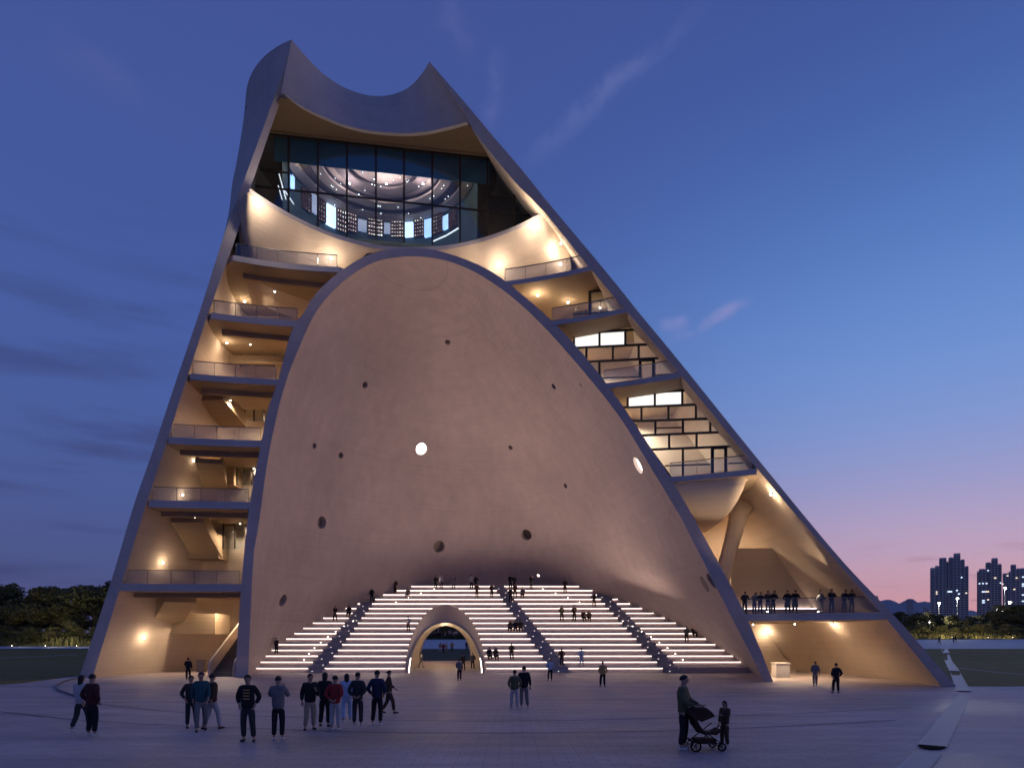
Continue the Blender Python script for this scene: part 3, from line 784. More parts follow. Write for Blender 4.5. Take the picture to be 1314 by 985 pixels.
for a, b_ in zip(cols, cols[1:]):
    ta = gp(a, topv(a)) if a <= 641 else gp(a, 203.6+(a-641)*1.43); tb = gp(b_, topv(b_)) if b_ <= 641 else gp(b_, 203.6+(b_-641)*1.43)
    if a == 339:
        polys = [[gp(340.5,171), gp(369.8,174.3), gp(369.8,221.5), gp(333,217.5)], [gp(333,218.6), gp(369.8,222.6), gp(369.8,243), gp(326,238.6)], [gp(326,239.6), gp(369.8,244), gbot(369.8), gbot(318)]]
    elif b_ == 690:
        polys = [[gp(660.5,232), gp(689,273), gp(687,277), gp(660.5,274)], [gp(660.5,275.2), gp(688,278), gbot(688), gbot(660.5)]]
    else:
        polys = [[ta, tb, gp(b_, trv(b_)-.4), gp(a, trv(a)-.4)], [gp(a, trv(a)+.4), gp(b_, trv(b_)+.4), gbot(b_), gbot(a)]]
    for pl in polys: MB().prism(pl, Vector((-hor.y, hor.x, 0))*.03).build('pane', TINT, gf)
TEAL = mat('reflection_teal', (.08,.30,.36), .5, vary=.15, scale=1)  # teal sheet with the sky reflection of the upper glass in its colour
bl = [gp(352,172,.5), gp(628,204,.5)]
MB().prism([bl[0]+Vector((0,0,.1)), bl[1]+Vector((0,0,.1)), bl[1]-Vector((0,0,2.25)), bl[0]-Vector((0,0,2.25))], Vector((-hor.y,hor.x,0))*.06).build('sky_reflection_sheet', TEAL, tower)
LC = Vector((-12.0, 61.8, 0)); LR = 8.9
def on_cyl(u, v, r=LR):
    d = Vector(((u-U0)/F0, 1, (V0-v)/F0)); a = d.x**2+1; b_ = -2*(d.x*LC.x+LC.y); c = LC.x**2+LC.y**2-r*r
    t = (-b_+math.sqrt(max(b_*b_-4*a*c, 0)))/(2*a); return Vector((0,0,EYE))+d*t
def ang(p): return math.atan2(p.y-LC.y, p.x-LC.x)
def cylp(a, z, r=LR): return Vector((LC.x+r*math.cos(a), LC.y+r*math.sin(a), z))
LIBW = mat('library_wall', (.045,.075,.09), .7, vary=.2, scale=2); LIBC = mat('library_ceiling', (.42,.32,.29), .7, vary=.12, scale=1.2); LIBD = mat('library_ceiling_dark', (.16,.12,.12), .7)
CZ = 47.2
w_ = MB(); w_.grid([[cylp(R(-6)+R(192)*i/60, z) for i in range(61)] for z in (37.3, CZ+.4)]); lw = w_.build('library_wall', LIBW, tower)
def room_poly(z, zp):
    pts = [p for p in inner_sec(z) if p.y > GA.y+(p.x-GA.x)*GD.y/GD.x+.6]
    a, b_ = pts[0], pts[-1]; ends = [Vector((b_.x, GA.y+(b_.x-GA.x)*GD.y/GD.x+.6, z)), Vector((a.x, GA.y+(a.x-GA.x)*GD.y/GD.x+.6, z))]
    return [Vector((p.x,p.y,zp)) for p in pts+ends]
MB().prism(room_poly(47.5, CZ+.42), (0,0,.3)).build('library_roof', LIBD, tower)
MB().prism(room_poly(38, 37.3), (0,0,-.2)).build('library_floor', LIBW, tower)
for i, (r0, r1, dz, m) in enumerate(((7.7,8.7,-.25,LIBC),(6.7,7.6,.05,LIBD),(5.6,6.6,-.35,LIBC),(4.7,5.5,.1,LIBC),(3.5,4.6,-.25,LIBD),(1.2,3.4,.1,LIBC))):
    b = MB(); z = CZ+dz; a0, a1 = R(-12), R(192)
    rows = [[cylp(lerp(a0,a1,j/56), zz, rr) for j in range(57)] for rr, zz in ((r0,z+.22),(r0,z),(r1,z),(r1,z+.22))]
    b.grid(rows); b.build('ceiling_ring', m, tower)
DOT = emitter('ceiling_dot', (1,.9,.8), 9)
rr_ = random.Random(3)
for i in range(46):
    a = R(rr_.uniform(5,175)); r = rr_.choice((2.2,3.0,4.2,5.1,6.1,7.2,8.2)); MB().ball(cylp(a, CZ-.42, r), .036, 6, 4).build('ceiling_light', DOT, tower)
SCR = [emitter('screen_blue', (.30,.55,1), 1.5), emitter('screen_pale', (.55,.75,1), 2.2), emitter('screen_dim', (.10,.16,.32), .8)]
SCP = [(417,429,265,288.5,1),(398,405,250,272,2),(459,470,284,297,2),(520.5,531,287,306,1),(546,555.5,283,306.5,0),(570.5,578,278,297,0),(493,501,288,301,2),(371,374.5,226,241,0)]
for a, b_, t, q, k in SCP:
    pa, pb, pt = on_cyl(a, q), on_cyl(b_, q), on_cyl((a+b_)/2, t); aa, ab = ang(pa), ang(pb); z0, z1 = max(37.5, pa.z), pt.z
    m = MB(); n = 4
    m.grid([[cylp(lerp(aa,ab,i/n), z, LR-.3) for i in range(n+1)] for z in (z0, z1)]); m.grid([[cylp(lerp(aa,ab,i/n), z, LR-.12) for i in range(n+1)] for z in (z0, z1)])
    m.build('screen', SCR[k], lw)
SHF = mat('shelf_wood', (.13,.075,.05), .6); CELL = [emitter('shelf_glow_'+n, c, s) for n, c, s in (('warm',(1,.62,.42),1.5),('rose',(1,.5,.42),.8),('pale',(1,.82,.66),2.2))]
for a, b_, t, q in ((431,444,270,296),(445,457,274,297),(472,491,281,303),(502,519,284,306),(532.5,545,282,306),(557,569.5,277,303),(579,588,272,296),(385,396,246,266),(406,415.5,258,282)):
    pa, pb, pt = on_cyl(a, q), on_cyl(b_, q), on_cyl((a+b_)/2, t); aa, ab = ang(pa), ang(pb); z0, z1 = max(37.6, pa.z), pt.z
    nc = max(3, round((b_-a)/3.2)); nr = 5; m = MB(); cells = [MB(), MB(), MB()]
    for i in range(nc+1): m.prism([cylp(lerp(aa,ab,i/nc)-.003, z0, LR-.4), cylp(lerp(aa,ab,i/nc)+.003, z0, LR-.4), cylp(lerp(aa,ab,i/nc)+.003, z0, LR-.1), cylp(lerp(aa,ab,i/nc)-.003, z0, LR-.1)], (0,0,z1-z0))
    for j in range(nr+1):
        z = lerp(z0,z1,j/nr); m.grid([[cylp(aa, z, r), cylp(ab, z, r)] for r in (LR-.4, LR-.1)]); m.grid([[cylp(aa, z-.04, r), cylp(ab, z-.04, r)] for r in (LR-.4, LR-.1)]); m.grid([[cylp(aa, z, LR-.4), cylp(ab, z, LR-.4)], [cylp(aa, z-.04, LR-.4), cylp(ab, z-.04, LR-.4)]])
    so = m.build('bookshelf', SHF, tower)
    for i in range(nc):
        for j in range(nr):
            z = lerp(z0,z1,j/nr)+.03; h = (z1-z0)/nr*rr_.uniform(.5,.85)
            cells[rr_.choice((0,0,1,1,2))].grid([[cylp(lerp(aa,ab,(i+.2)/nc), z, LR-.15), cylp(lerp(aa,ab,(i+.85)/nc), z, LR-.15)], [cylp(lerp(aa,ab,(i+.2)/nc), z+h, LR-.15), cylp(lerp(aa,ab,(i+.85)/nc), z+h, LR-.15)]])
    for c, m_ in zip(cells, CELL):
        if c.v: tag(c.build('books', m_, so), kind='stuff')
GLOW = emitter('cornice_strip', (1,.86,.82), 1.6)
za = on_cyl(520, 280).z
MB().tube([cylp(R(20)+R(140)*i/40, za+.12, LR-.35) for i in range(41)], .035, 5).build('cornice_light', GLOW, tower)
for q in (((556,309.5),(588,293)),): MB().tube([on_cyl(*q[0], LR-.6), on_cyl(572,302.5,LR-.6), on_cyl(*q[1], LR-.6)], .07, 5).build('cornice_light', GLOW, tower)
for a, b_ in (((358,223),(367,256)),((362,240),(377,262)),((357,238),(362,256))): MB().bar(on_cyl(*a, LR-.5), on_cyl(*b_, LR-.5), .07).build('cornice_light', GLOW, tower)
for dx, e in ((-3.5,40),(0,50),(3.5,40)):
    lamp_at((LC.x+dx, LC.y+2.2, CZ-.5), (0,0,-1), e*LIB, color=(1,.74,.66), off=.1, size=.07)

# ------------------------------------------------------------------ curtain walls of the right bay
def curtain(conv, lines, verts, left, right, door, transoms, A, B, lit):
    """lines: row lines (left, right points); verts: for every row the x of its uprights; all measured on the front"""
    d = (B-A); pp = lambda q: on_plane(*conv(q), A, d); nrm = Vector((-d.y,d.x,0)).normalized(); hor_ = Vector((d.x,d.y,0)).normalized()
    def yl(i, x): (x0,y0),(x1,y1) = lines[i]; return lerp(y0, y1, (x-x0)/(x1-x0))
    f = MB()
    for a, b_ in lines[:-1]: f.bar(pp(a), pp(b_), .14, .16)
    for i, row in enumerate(verts):
        for x in row: f.bar(pp((x, yl(i,x))), pp((x, yl(i+1,x))), .14, .16, up=hor_)
    for a, b_ in transoms: f.bar(pp(a), pp(b_), .07, .1)
    f.bar(pp(right[0]), pp(right[1]), .13, .14); f.bar(pp(left[0]), pp(left[1]), .13, .14)
    cw = f.build('curtain_wall', FRAME, tower)
    def edge_x(e, y): (x0,y0),(x1,y1) = e; return lerp(x0, x1, (y-y0)/(y1-y0))
    for i, row in enumerate(verts):
        ymid = (yl(i,0)+yl(i+1,0))/2
        xs = [None]+list(row)+[None]
        for k, (a, b_) in enumerate(zip(xs, xs[1:])):
            def X(x, j, first):
                if x is not None: return x
                return edge_x(left if first else right, yl(j, edge_x(left if first else right, lines[j][0][1])))
            q = [(X(a,i,True), yl(i,X(a,i,True))), (X(b_,i,False), yl(i,X(b_,i,False))), (X(b_,i+1,False), yl(i+1,X(b_,i+1,False))), (X(a,i+1,True), yl(i+1,X(a,i+1,True)))]
            MB().prism([pp(z) for z in q], nrm*.03).build('pane', PANE, cw)
            if (i, k) in lit:
                m = MB().prism([pp(z)+nrm*.16 for z in q], nrm*.08); m.build('light_panel', emitter('panel_light', (1,.88,.78), 1.5) if 'panel_light' not in MATS else MATS['panel_light'], cw)
    x0, y0, x1, y1, t = door
    dm = MB()
    for a, b_ in (((x0,y1),(x0,y0)),((x1,y1),(x1,y0))): dm.bar(pp(a)-nrm*.05, pp(b_)-nrm*.05, .36, .2, up=hor_)
    dm.bar(pp((x0-.3*t,y0))-nrm*.055, pp((x1+.3*t,y0-(x1-x0)*.04))-nrm*.055, .22, .22)
    do = dm.build('door', FRAME, cw)
    return cw
c3 = lambda q: (700+q[0]/6.565, 350+q[1]/6.567)
s3 = RS[2]; s2 = RS[1]
o3 = Vector((0,2.2,0))
curtain(c3, [((120,519),(790,477)),((225,634),(885,602)),((335,752),(990,717)),((470,922),(1110,858))],
        [[240,455,672],[345,568,785],[455,635] if False else [455]],
        ((120,519),(500,925)), ((785,478),(1090,856)), (800,738,915,882,20), [((480,886),(790,876)),((925,862),(1060,852))], s3[1][0]+o3, s3[1][-1]+o3, {(0,1),(0,2)})
c2 = lambda q: (770+q[0]/5.973, 480+q[1]/5.975)
curtain(c2, [((80,152),(710,122)),((165,257),(778,231)),((245,362),(860,340)),((320,469),(950,443)),((395,577),(1045,551)),((540,785),(1190,735))],
        [[212,420,630],[318,525,735],[425,635,845],[530,740],[635]],
        ((80,150),(545,790)), ((705,122),(1185,735)), (862,565,965,770,22), [((495,702),(845,690)),((985,684),(1130,678)),((430,412),(625,408))], s2[1][0]+o3, s2[1][-1]+o3, {(0,1),(0,2)})
# glazed lobby and dark door one level higher
s4 = RS[3]; A4, B4 = s4[1][0]+Vector((0,3,0)), s4[1][-1]+Vector((0,3,0)); p4 = lambda x, y, off=0: on_plane(*c3((x,y)), A4, B4-A4, off)
lob = MB(); h4 = (B4-A4).normalized()
lob.bar(p4(375,158), p4(375,352), .26, .2, up=h4); lob.bar(p4(365,156), p4(512,150), .14, .16); lob.bar(p4(505,150), p4(632,312), .14, .14); lob.bar(p4(345,215,3), p4(375,160), .12, .12); lob.bar(p4(345,215,3), p4(345,352,3), .12, .12, up=h4); lob.bar(p4(240,352), p4(640,318), .08, .08)
lo = lob.build('glass_lobby', FRAME, tower)
MB().prism([p4(378,160), p4(505,152), p4(632,312), p4(640,330), p4(378,350)], (0,.03,0)).build('pane', PANE, lo)
MB().prism([p4(232,214,3), p4(340,222,3), p4(340,372,3), p4(232,380,3)], (0,.25,0)).build('door', mat('bronze_door', (.11,.085,.06), .5), lo)

# ------------------------------------------------------------------ inside the left bay: flights, landings, low walls
def stair(top, bot, wx, n=12, th=.22, m=None, name='stair_flight'):
    """a flight between two points, wx wide across; stepped top, sloping soffit"""
    d = top-bot; run = Vector((d.x,d.y,0)); s = Vector((-run.y,run.x,0)).normalized()*wx/2; prof = []
    for i in range(n):
        prof.append(bot+run*(i/n)+Vector((0,0,d.z*(i+1)/n))); prof.append(bot+run*((i+1)/n)+Vector((0,0,d.z*(i+1)/n)))
    prof += [top-Vector((0,0,th+.2)), bot-Vector((0,0,th))]
    b = MB().prism([p-s for p in prof], s*2)
    for sg in (-1, 1):
        o_ = s*sg; b.prism([bot+o_+Vector((0,0,.02)), top+o_+Vector((0,0,.02)), top+o_+Vector((0,0,1.0)), bot+o_+Vector((0,0,1.0))], -s.normalized()*sg*.12)
    return b.build(name, m or SOFFIT, tower)
def fbox(u0, v0, u1, v1, D, dep, name, m):
    a, b_ = P(u0, v1, D), P(u1, v0, D); return MB().box((a.x, D, a.z), (b_.x, D+dep, b_.z)).build(name, m, tower)
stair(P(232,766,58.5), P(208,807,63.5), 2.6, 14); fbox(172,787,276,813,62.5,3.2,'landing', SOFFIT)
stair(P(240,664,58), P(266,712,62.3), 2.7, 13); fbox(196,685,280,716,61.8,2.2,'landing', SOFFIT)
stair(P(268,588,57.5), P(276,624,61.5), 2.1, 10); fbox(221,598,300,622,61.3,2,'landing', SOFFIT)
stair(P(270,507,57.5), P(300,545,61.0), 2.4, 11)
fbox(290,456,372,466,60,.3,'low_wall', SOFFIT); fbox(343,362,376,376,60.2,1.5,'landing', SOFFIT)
for (u0, u1, v0, v1, D) in ((272,316,664,704,62.6),(304,332,585,622,61.9),(314,350,510,540,61.2),(309,375,440,470,60.6)):
    b = MB(); n = 3
    for i in range(n+1): u = lerp(u0,u1,i/n); b.bar(P(u,v0,D), P(u,v1,D), .10, .12)
    b.bar(P(u0,v0+1,D), P(u1,v0+1,D), .1); wf = b.build('window', FRAME, tower)
    MB().prism([P(u0,v0,D), P(u1,v0,D), P(u1,v1,D), P(u0,v1,D)], (0,.03,0)).build('pane', PANE, wf)
# straight entrance flight beside the vault, between its parapets
ex0, ex1 = -25.3, -23.4; yb = 56.2
for i in range(22):
    MB().box((ex0, yb+.3*i, 0 if i < 3 else .16*i-.3), (ex1, yb+.3*(i+1)+.01, .17*(i+1))).build('stair_step', mat('entrance_step', (.13,.11,.09), .8), tower)
def parapet(x, h0=1.0):
    b = MB(); pts = [(yb-.1, .02), (yb+6.7, 3.75), (yb+6.7, 4.9), (yb+.9, 1.75), (yb+.2, 1.35), (yb-.1, .8)]
    return b.prism([(x, y, z) for y, z in pts], (.16,0,0)).build('parapet', INNER, tower)
parapet(ex0-.17); parapet(ex1+.01)
fbox(252,846,262,862,58,.5,'plinth', SOFFIT)

# ------------------------------------------------------------------ right bay: terrace vault, column, low wall
fr2 = resample(RS[1][1], 24); zz = RS[1][2]
prf = [(.25,-.44),(.3,-1.0),(.75,-1.75),(1.6,-2.4),(2.8,-2.8),(4.5,-3.0),(9,-3.1)]
b = MB(); rows = []
for dy, dz in prf:
    r_ = []
    for i, p in enumerate(fr2):
        t = i/24; k = 1 if t < .72 else math.sqrt(max(0, 1-((t-.72)/.24)**2)) if t < .96 else 0
        r_.append(p+Vector((dy*.24*(1-t), dy+(1-k)*1.2, -.43+(dz+.43)*k)))
    rows.append(r_)
b.grid(rows); b.build('ceiling_vault', INNER, tower, True)
cb_, ct_ = P(926,744,54.5), P(946,668,55.5)
MB().tube([cb_+(cb_-ct_)*.05, cb_, cb_.lerp(ct_,.5), ct_, ct_+(ct_-cb_)*.25], [.66,.64,.62,.72,.95], 20).build('leaning_column', INNER, tower, True)
fbox(938,703,1040,790,57,.35,'low_wall', INNER)

b = MB(); a0, a1 = P(944,781,56.9), P(1066,781,56.9); b.box((a0.x,56.3,RS[0][2]), (a1.x,57,RS[0][2]+.62)); bn_ = b.build('wall_bench', INNER, tower)
MB().box((a0.x+.1,56.8,RS[0][2]+.63), (a1.x-.1,56.9,RS[0][2]+.70)).build('light_strip', LED, bn_)
a0, a1 = ground_pt(1052,862.3), ground_pt(1143,863.2); b = MB().bar(Vector((a0.x,61.9,.05)), Vector((a1.x,61.6,.05)), .12); b.build('light_strip', LED, tower)

for dx in (-7.2, 7.0): lamp_at((LC.x+dx, LC.y-.5, CZ-.3), (0,0,-1), 130, color=(1,.74,.62), off=.08, size=.05)  # side lamps added to brighten the dark ends of the library
# ------------------------------------------------------------------ people: posed figures grown on skeletons
def skin_mesh(name, verts, edges, radii, root_i=0, sub=1):
    me = bpy.data.meshes.new(name); me.from_pydata([tuple(v) for v in verts], edges, [])
    o = link('grow', me); o.modifiers.new('s', 'SKIN'); sv = me.skin_vertices[0].data
    for i, r in enumerate(radii):
        sv[i].radius = (r, r) if isinstance(r, (int, float)) else r; sv[i].use_root = (i == root_i)
    if sub:
        m = o.modifiers.new('d', 'SUBSURF'); m.levels = sub; m.render_levels = sub
    dg = bpy.context.evaluated_depsgraph_get(); new = bpy.data.meshes.new_from_object(o.evaluated_get(dg)); new.name = name
    bpy.data.objects.remove(o); new.polygons.foreach_set('use_smooth', [True]*len(new.polygons)); return new
def joints(pose):
    V = Vector; j = dict(pelvis=V((0,0,.93)), spine=V((0,-.01,1.12)), chest=V((0,0,1.30)), nb=V((0,.01,1.44)), neck=V((0,0,1.52)), head=V((0,-.02,1.61)), top=V((0,-.01,1.69)))
    for s, n in ((-1,'l'),(1,'r')):
        j.update({'sh'+n: V((s*.175,.01,1.395)), 'el'+n: V((s*.235,.04,1.13)), 'wr'+n: V((s*.25,-.03,.90)), 'ha'+n: V((s*.25,-.06,.82)),
                  'hip'+n: V((s*.09,0,.89)), 'kn'+n: V((s*.105,-.02,.49)), 'an'+n: V((s*.11,.03,.09)), 'toe'+n: V((s*.125,-.12,.04))})
    if pose == 'walk':
        j['knl'] = V((-.10,-.16,.50)); j['anl'] = V((-.10,-.20,.09)); j['toel'] = V((-.10,-.35,.05)); j['knr'] = V((.10,.06,.48)); j['anr'] = V((.10,.27,.13)); j['toer'] = V((.11,.14,.03))
        j['ell'] = V((-.23,.14,1.15)); j['wrl'] = V((-.24,.20,.92)); j['hal'] = V((-.24,.18,.84)); j['elr'] = V((.23,-.05,1.14)); j['wrr'] = V((.22,-.24,.98)); j['har'] = V((.22,-.31,.93))
    if pose == 'pockets':
        for s, n in ((-1,'l'),(1,'r')): j['el'+n] = V((s*.28,.09,1.14)); j['wr'+n] = V((s*.20,-.05,.97)); j['ha'+n] = V((s*.175,-.09,.90))
        j['knr'] = V((.13,-.06,.49)); j['anr'] = V((.16,-.02,.09)); j['toer'] = V((.19,-.17,.04))
    if pose == 'phone':
        for s, n in ((-1,'l'),(1,'r')): j['el'+n] = V((s*.25,-.10,1.18)); j['wr'+n] = V((s*.09,-.31,1.36)); j['ha'+n] = V((s*.06,-.35,1.43))
    if pose == 'one_arm':
        j['elr'] = V((.25,-.08,1.15)); j['wrr'] = V((.10,-.28,1.22)); j['har'] = V((.07,-.33,1.28)); j['anl'] = V((-.15,.02,.09)); j['toel'] = V((-.19,-.12,.04))
    if pose == 'behind':
        for s, n in ((-1,'l'),(1,'r')): j['el'+n] = V((s*.27,.12,1.14)); j['wr'+n] = V((s*.08,.17,.96)); j['ha'+n] = V((s*.02,.17,.92))
    if pose == 'rail':
        for k, dy, dz in (('spine',-.02,0),('chest',-.08,-.02),('nb',-.12,-.03),('neck',-.16,-.04),('head',-.19,-.04),('top',-.18,-.04)): j[k] += V((0,dy,dz))
        for s, n in ((-1,'l'),(1,'r')): j['sh'+n] += V((0,-.10,-.03)); j['el'+n] = V((s*.29,-.14,1.12)); j['wr'+n] = V((s*.20,-.36,1.11)); j['ha'+n] = V((s*.16,-.43,1.11))
    if pose == 'push':
        for s, n in ((-1,'l'),(1,'r')): j['el'+n] = V((s*.25,-.06,1.14)); j['wr'+n] = V((s*.17,-.33,1.03)); j['ha'+n] = V((s*.15,-.41,1.03))
        j['anl'] = V((-.13,.04,.09)); j['toel'] = V((-.15,-.11,.04))
    if pose == 'sit':
        dz = -.45
        for k in ('pelvis','spine','chest','nb','neck','head','top','shl','shr'): j[k] += V((0,0,dz))
        for k, dy in (('spine',-.02),('chest',-.07),('nb',-.10),('neck',-.13),('head',-.16),('top',-.15),('shl',-.09),('shr',-.09)): j[k] += V((0,dy,0))
        for s, n in ((-1,'l'),(1,'r')):
            j['hip'+n] = V((s*.10,-.02,.46)); j['kn'+n] = V((s*.14,-.44,.50)); j['an'+n] = V((s*.13,-.42,.09)); j['toe'+n] = V((s*.15,-.57,.04))
            j['el'+n] = V((s*.25,-.16,.70)); j['wr'+n] = V((s*.13,-.36,.60)); j['ha'+n] = V((s*.08,-.42,.59))
    if pose == 'bend':
        j['pelvis'] = V((0,.10,.86)); j['spine'] = V((0,-.04,1.0)); j['chest'] = V((0,-.20,1.10)); j['nb'] = V((0,-.33,1.15)); j['neck'] = V((0,-.40,1.17)); j['head'] = V((0,-.50,1.17)); j['top'] = V((0,-.57,1.20))
        for s, n in ((-1,'l'),(1,'r')):
            j['sh'+n] = V((s*.175,-.29,1.11)); j['el'+n] = V((s*.22,-.38,.87)); j['wr'+n] = V((s*.14,-.55,.74)); j['ha'+n] = V((s*.11,-.61,.69))
            j['hip'+n] = V((s*.09,.10,.83)); j['kn'+n] = V((s*.12,-.08,.47)); j['an'+n] = V((s*.12,.06,.09)); j['toe'+n] = V((s*.13,-.09,.04))
    return j
BODY_CACHE = {}
def figure(pose, detail):
    key = (pose, detail)
    if key in BODY_CACHE: return BODY_CACHE[key]
    j = joints(pose); out = {}
    # body: one continuous skin with five fingers and a thumb on either hand
    names = ['pelvis','spine','chest','nb','neck','head','top']; vs_ = [j[n] for n in names]; rad = [(.13,.10),(.115,.09),(.14,.095),(.075,.065),(.056,.056),(.082,.098),(.055,.062)]; ed = [(i,i+1) for i in range(6)]
    up = (j['top']-j['neck']).normalized(); fw = Vector((0,-1,0)) if pose != 'bend' else Vector((0,-.15,-1)).normalized()
    def add(p, r, par): vs_.append(Vector(p)); rad.append(r); ed.append((par, len(vs_)-1)); return len(vs_)-1
    for s, n in ((-1,'l'),(1,'r')):
        a = add(j['sh'+n], .058, 2); b = add(j['el'+n], .043, a); c = add(j['wr'+n], .030, b)
        d = (j['ha'+n]-j['wr'+n]).normalized(); side = d.cross(Vector((0,0,1))); side = (side if side.length > .3 else Vector((0,-1,0))).normalized()
        pm = add(j['wr'+n]+d*.055, (.036,.022), c)
        if detail:
            nrm_ = d.cross(side).normalized()
            for k, (o_, L) in enumerate(((-.030,.062),(-.010,.074),(.010,.070),(.029,.054))):
                f1 = add(j['wr'+n]+d*.095+side*o_, .0095, pm); f2 = add(j['wr'+n]+d*(.095+L*.5)+side*o_*1.1-nrm_*.008, .0085, f1); add(j['wr'+n]+d*(.095+L)+side*o_*1.1-nrm_*.024, .0065, f2)
            t1 = add(j['wr'+n]+d*.05-side*.042, .011, pm); add(j['wr'+n]+d*.09-side*.056-nrm_*.012, .008, t1)
        else: add(j['ha'+n]+d*.06, (.03,.016), pm)
        a = add(j['hip'+n], .085, 0); b = add(j['kn'+n], .054, a); c = add(j['an'+n], .036, b); add(j['toe'+n], .032, c)
    if detail:
        h = j['head']; add(h+fw*.105+up*-.005, .016, 5)
        sd = fw.cross(up).normalized()
        add(h+sd*.088+up*.0, .014, 5); add(h-sd*.088, .014, 5)
    out['body'] = skin_mesh('person_body', vs_, ed, rad)
    # jacket and trousers follow the same joints
    def suit(nm, items, edges_): return skin_mesh(nm, [p for p, r in items], edges_, [r for p, r in items], 0)
    mid = lambda a, b, t: j[a].lerp(j[b], t)
    it = [(mid('pelvis','spine',-.62),(.185,.145)),(mid('pelvis','spine',.1),(.185,.145)),(j['chest'],(.195,.14)),(j['nb']+Vector((0,0,.015)),(.095,.085))]; e = [(0,1),(1,2),(2,3)]
    for n in 'lr':
        k = len(it); it += [(j['sh'+n],.088),(j['el'+n],.070),(mid('el'+n,'wr'+n,.92),.050)]; e += [(2,k),(k,k+1),(k+1,k+2)]
    out['jacket'] = suit('person_jacket', it, e)
    it = [(mid('pelvis','spine',.15),(.150,.115)),(j['pelvis']+Vector((0,0,-.02)),(.155,.12))]; e = [(0,1)]
    for n in 'lr':
        k = len(it); it += [(mid('hip'+n,'kn'+n,.18),.108),(j['kn'+n],.082),(mid('kn'+n,'an'+n,.93),.068)]; e += [(1,k),(k,k+1),(k+1,k+2)]
    out['trousers'] = suit('person_trousers', it, e)
    for n in 'lr':
        a, t = j['an'+n], j['toe'+n]; h = (a-t); h.z = 0; h.normalize()
        out['shoe_'+n] = skin_mesh('person_shoe', [a+h*.05+Vector((0,0,-.045)), a.lerp(t,.5)+Vector((0,0,-.02)), t+Vector((0,0,-.002))-h*.03], [(0,1),(1,2)], [(.045,.042),(.046,.036),(.036,.026)], 1)
    hp = j['head']; bk = -fw; sd_ = fw.cross(up).normalized()
    def hair(long):
        b = MB(); rows = []; c = hp+up*.028+bk*.012
        for i in range(8):
            t = math.pi*.60*i/7; row = []
            for q in range(14):
                a = 2*math.pi*q/14; f_ = math.cos(a)                      # f_ = 1 at the face
                tt = t*(1-.42*max(0, f_)) if not long else t*(1-.42*max(0,f_)+.30*max(0,-f_))
                st = max(math.sin(tt), .01); drop = (.16*max(0,(i-4)/3)*max(0,-f_+.35)) if long else 0
                row.append(c+fw*(f_*.104*st)+sd_*(math.sin(a)*.090*st)+up*(.098*math.cos(tt)-drop))
            rows.append(row)
        b.grid(rows, True); inner_ = [[hp+(p-hp)*.86 for p in r] for r in rows]; b.grid([rows[-1], inner_[-1]], True); return b.mesh('person_hair', None, None, True)
    out['hair_short'] = hair(False); out['hair_long'] = hair(True)
    b = MB()
    for sg in (-1, 1): b.ball(hp+fw*.088+fw.cross(up)*.034*sg+up*.012, .012, 6, 4)
    out['eyes'] = b.mesh('person_eyes', None, None, True)
    b = MB(); sd = fw.cross(up).normalized(); b.tube([hp+fw*.092-up*.052+sd*.026*t for t in (-1,0,1)], .006, 5); out['mouth'] = b.mesh('person_mouth', None)
    # long coat skirt, backpack
    p = j['pelvis']; b = MB(); rows = []
    for k, (dz, rx, ry) in enumerate(((.22,.165,.125),(0,.185,.145),(-.25,.205,.165),(-.46,.225,.185),(-.46,.19,.15))): rows.append([p+Vector((rx*math.cos(t*math.pi/8), ry*math.sin(t*math.pi/8), dz)) for t in range(16)])
    out['skirt'] = b.grid(rows, True).mesh('person_coat_skirt', None, None, True)
    c = j['chest']-fw*.19-Vector((0,0,.06)); out['bag'] = skin_mesh('person_bag', [c+Vector((0,0,.13)), c-Vector((0,0,.13))], [(0,1)], [(.14,.085),(.15,.10)])
    BODY_CACHE[key] = out; return out
def cloth(name, c): return mat('cloth_'+name, c, .9, vary=.25, scale=9)
SKIN = mat('skin', (.38,.23,.17), .55); HAIR = mat('black_hair', (.014,.011,.010), .5); GREYHAIR = mat('grey_hair', (.16,.15,.15), .6)
CL = dict(black=(.014,.014,.017), charcoal=(.035,.034,.038), navy=(.02,.028,.06), brown=(.07,.04,.026), grey=(.16,.155,.16), light=(.42,.40,.40), white=(.62,.6,.6), red=(.28,.028,.03), maroon=(.07,.018,.022), olive=(.10,.095,.05), teal=(.03,.085,.10), blue=(.10,.16,.32), pale=(.36,.46,.62), beige=(.34,.27,.19), yellow=(.42,.26,.10), denim=(.06,.08,.14))
def set_mat(o, m):
    if not o.data.materials: o.data.materials.append(None)
    o.material_slots[0].link = 'OBJECT'; o.material_slots[0].material = m
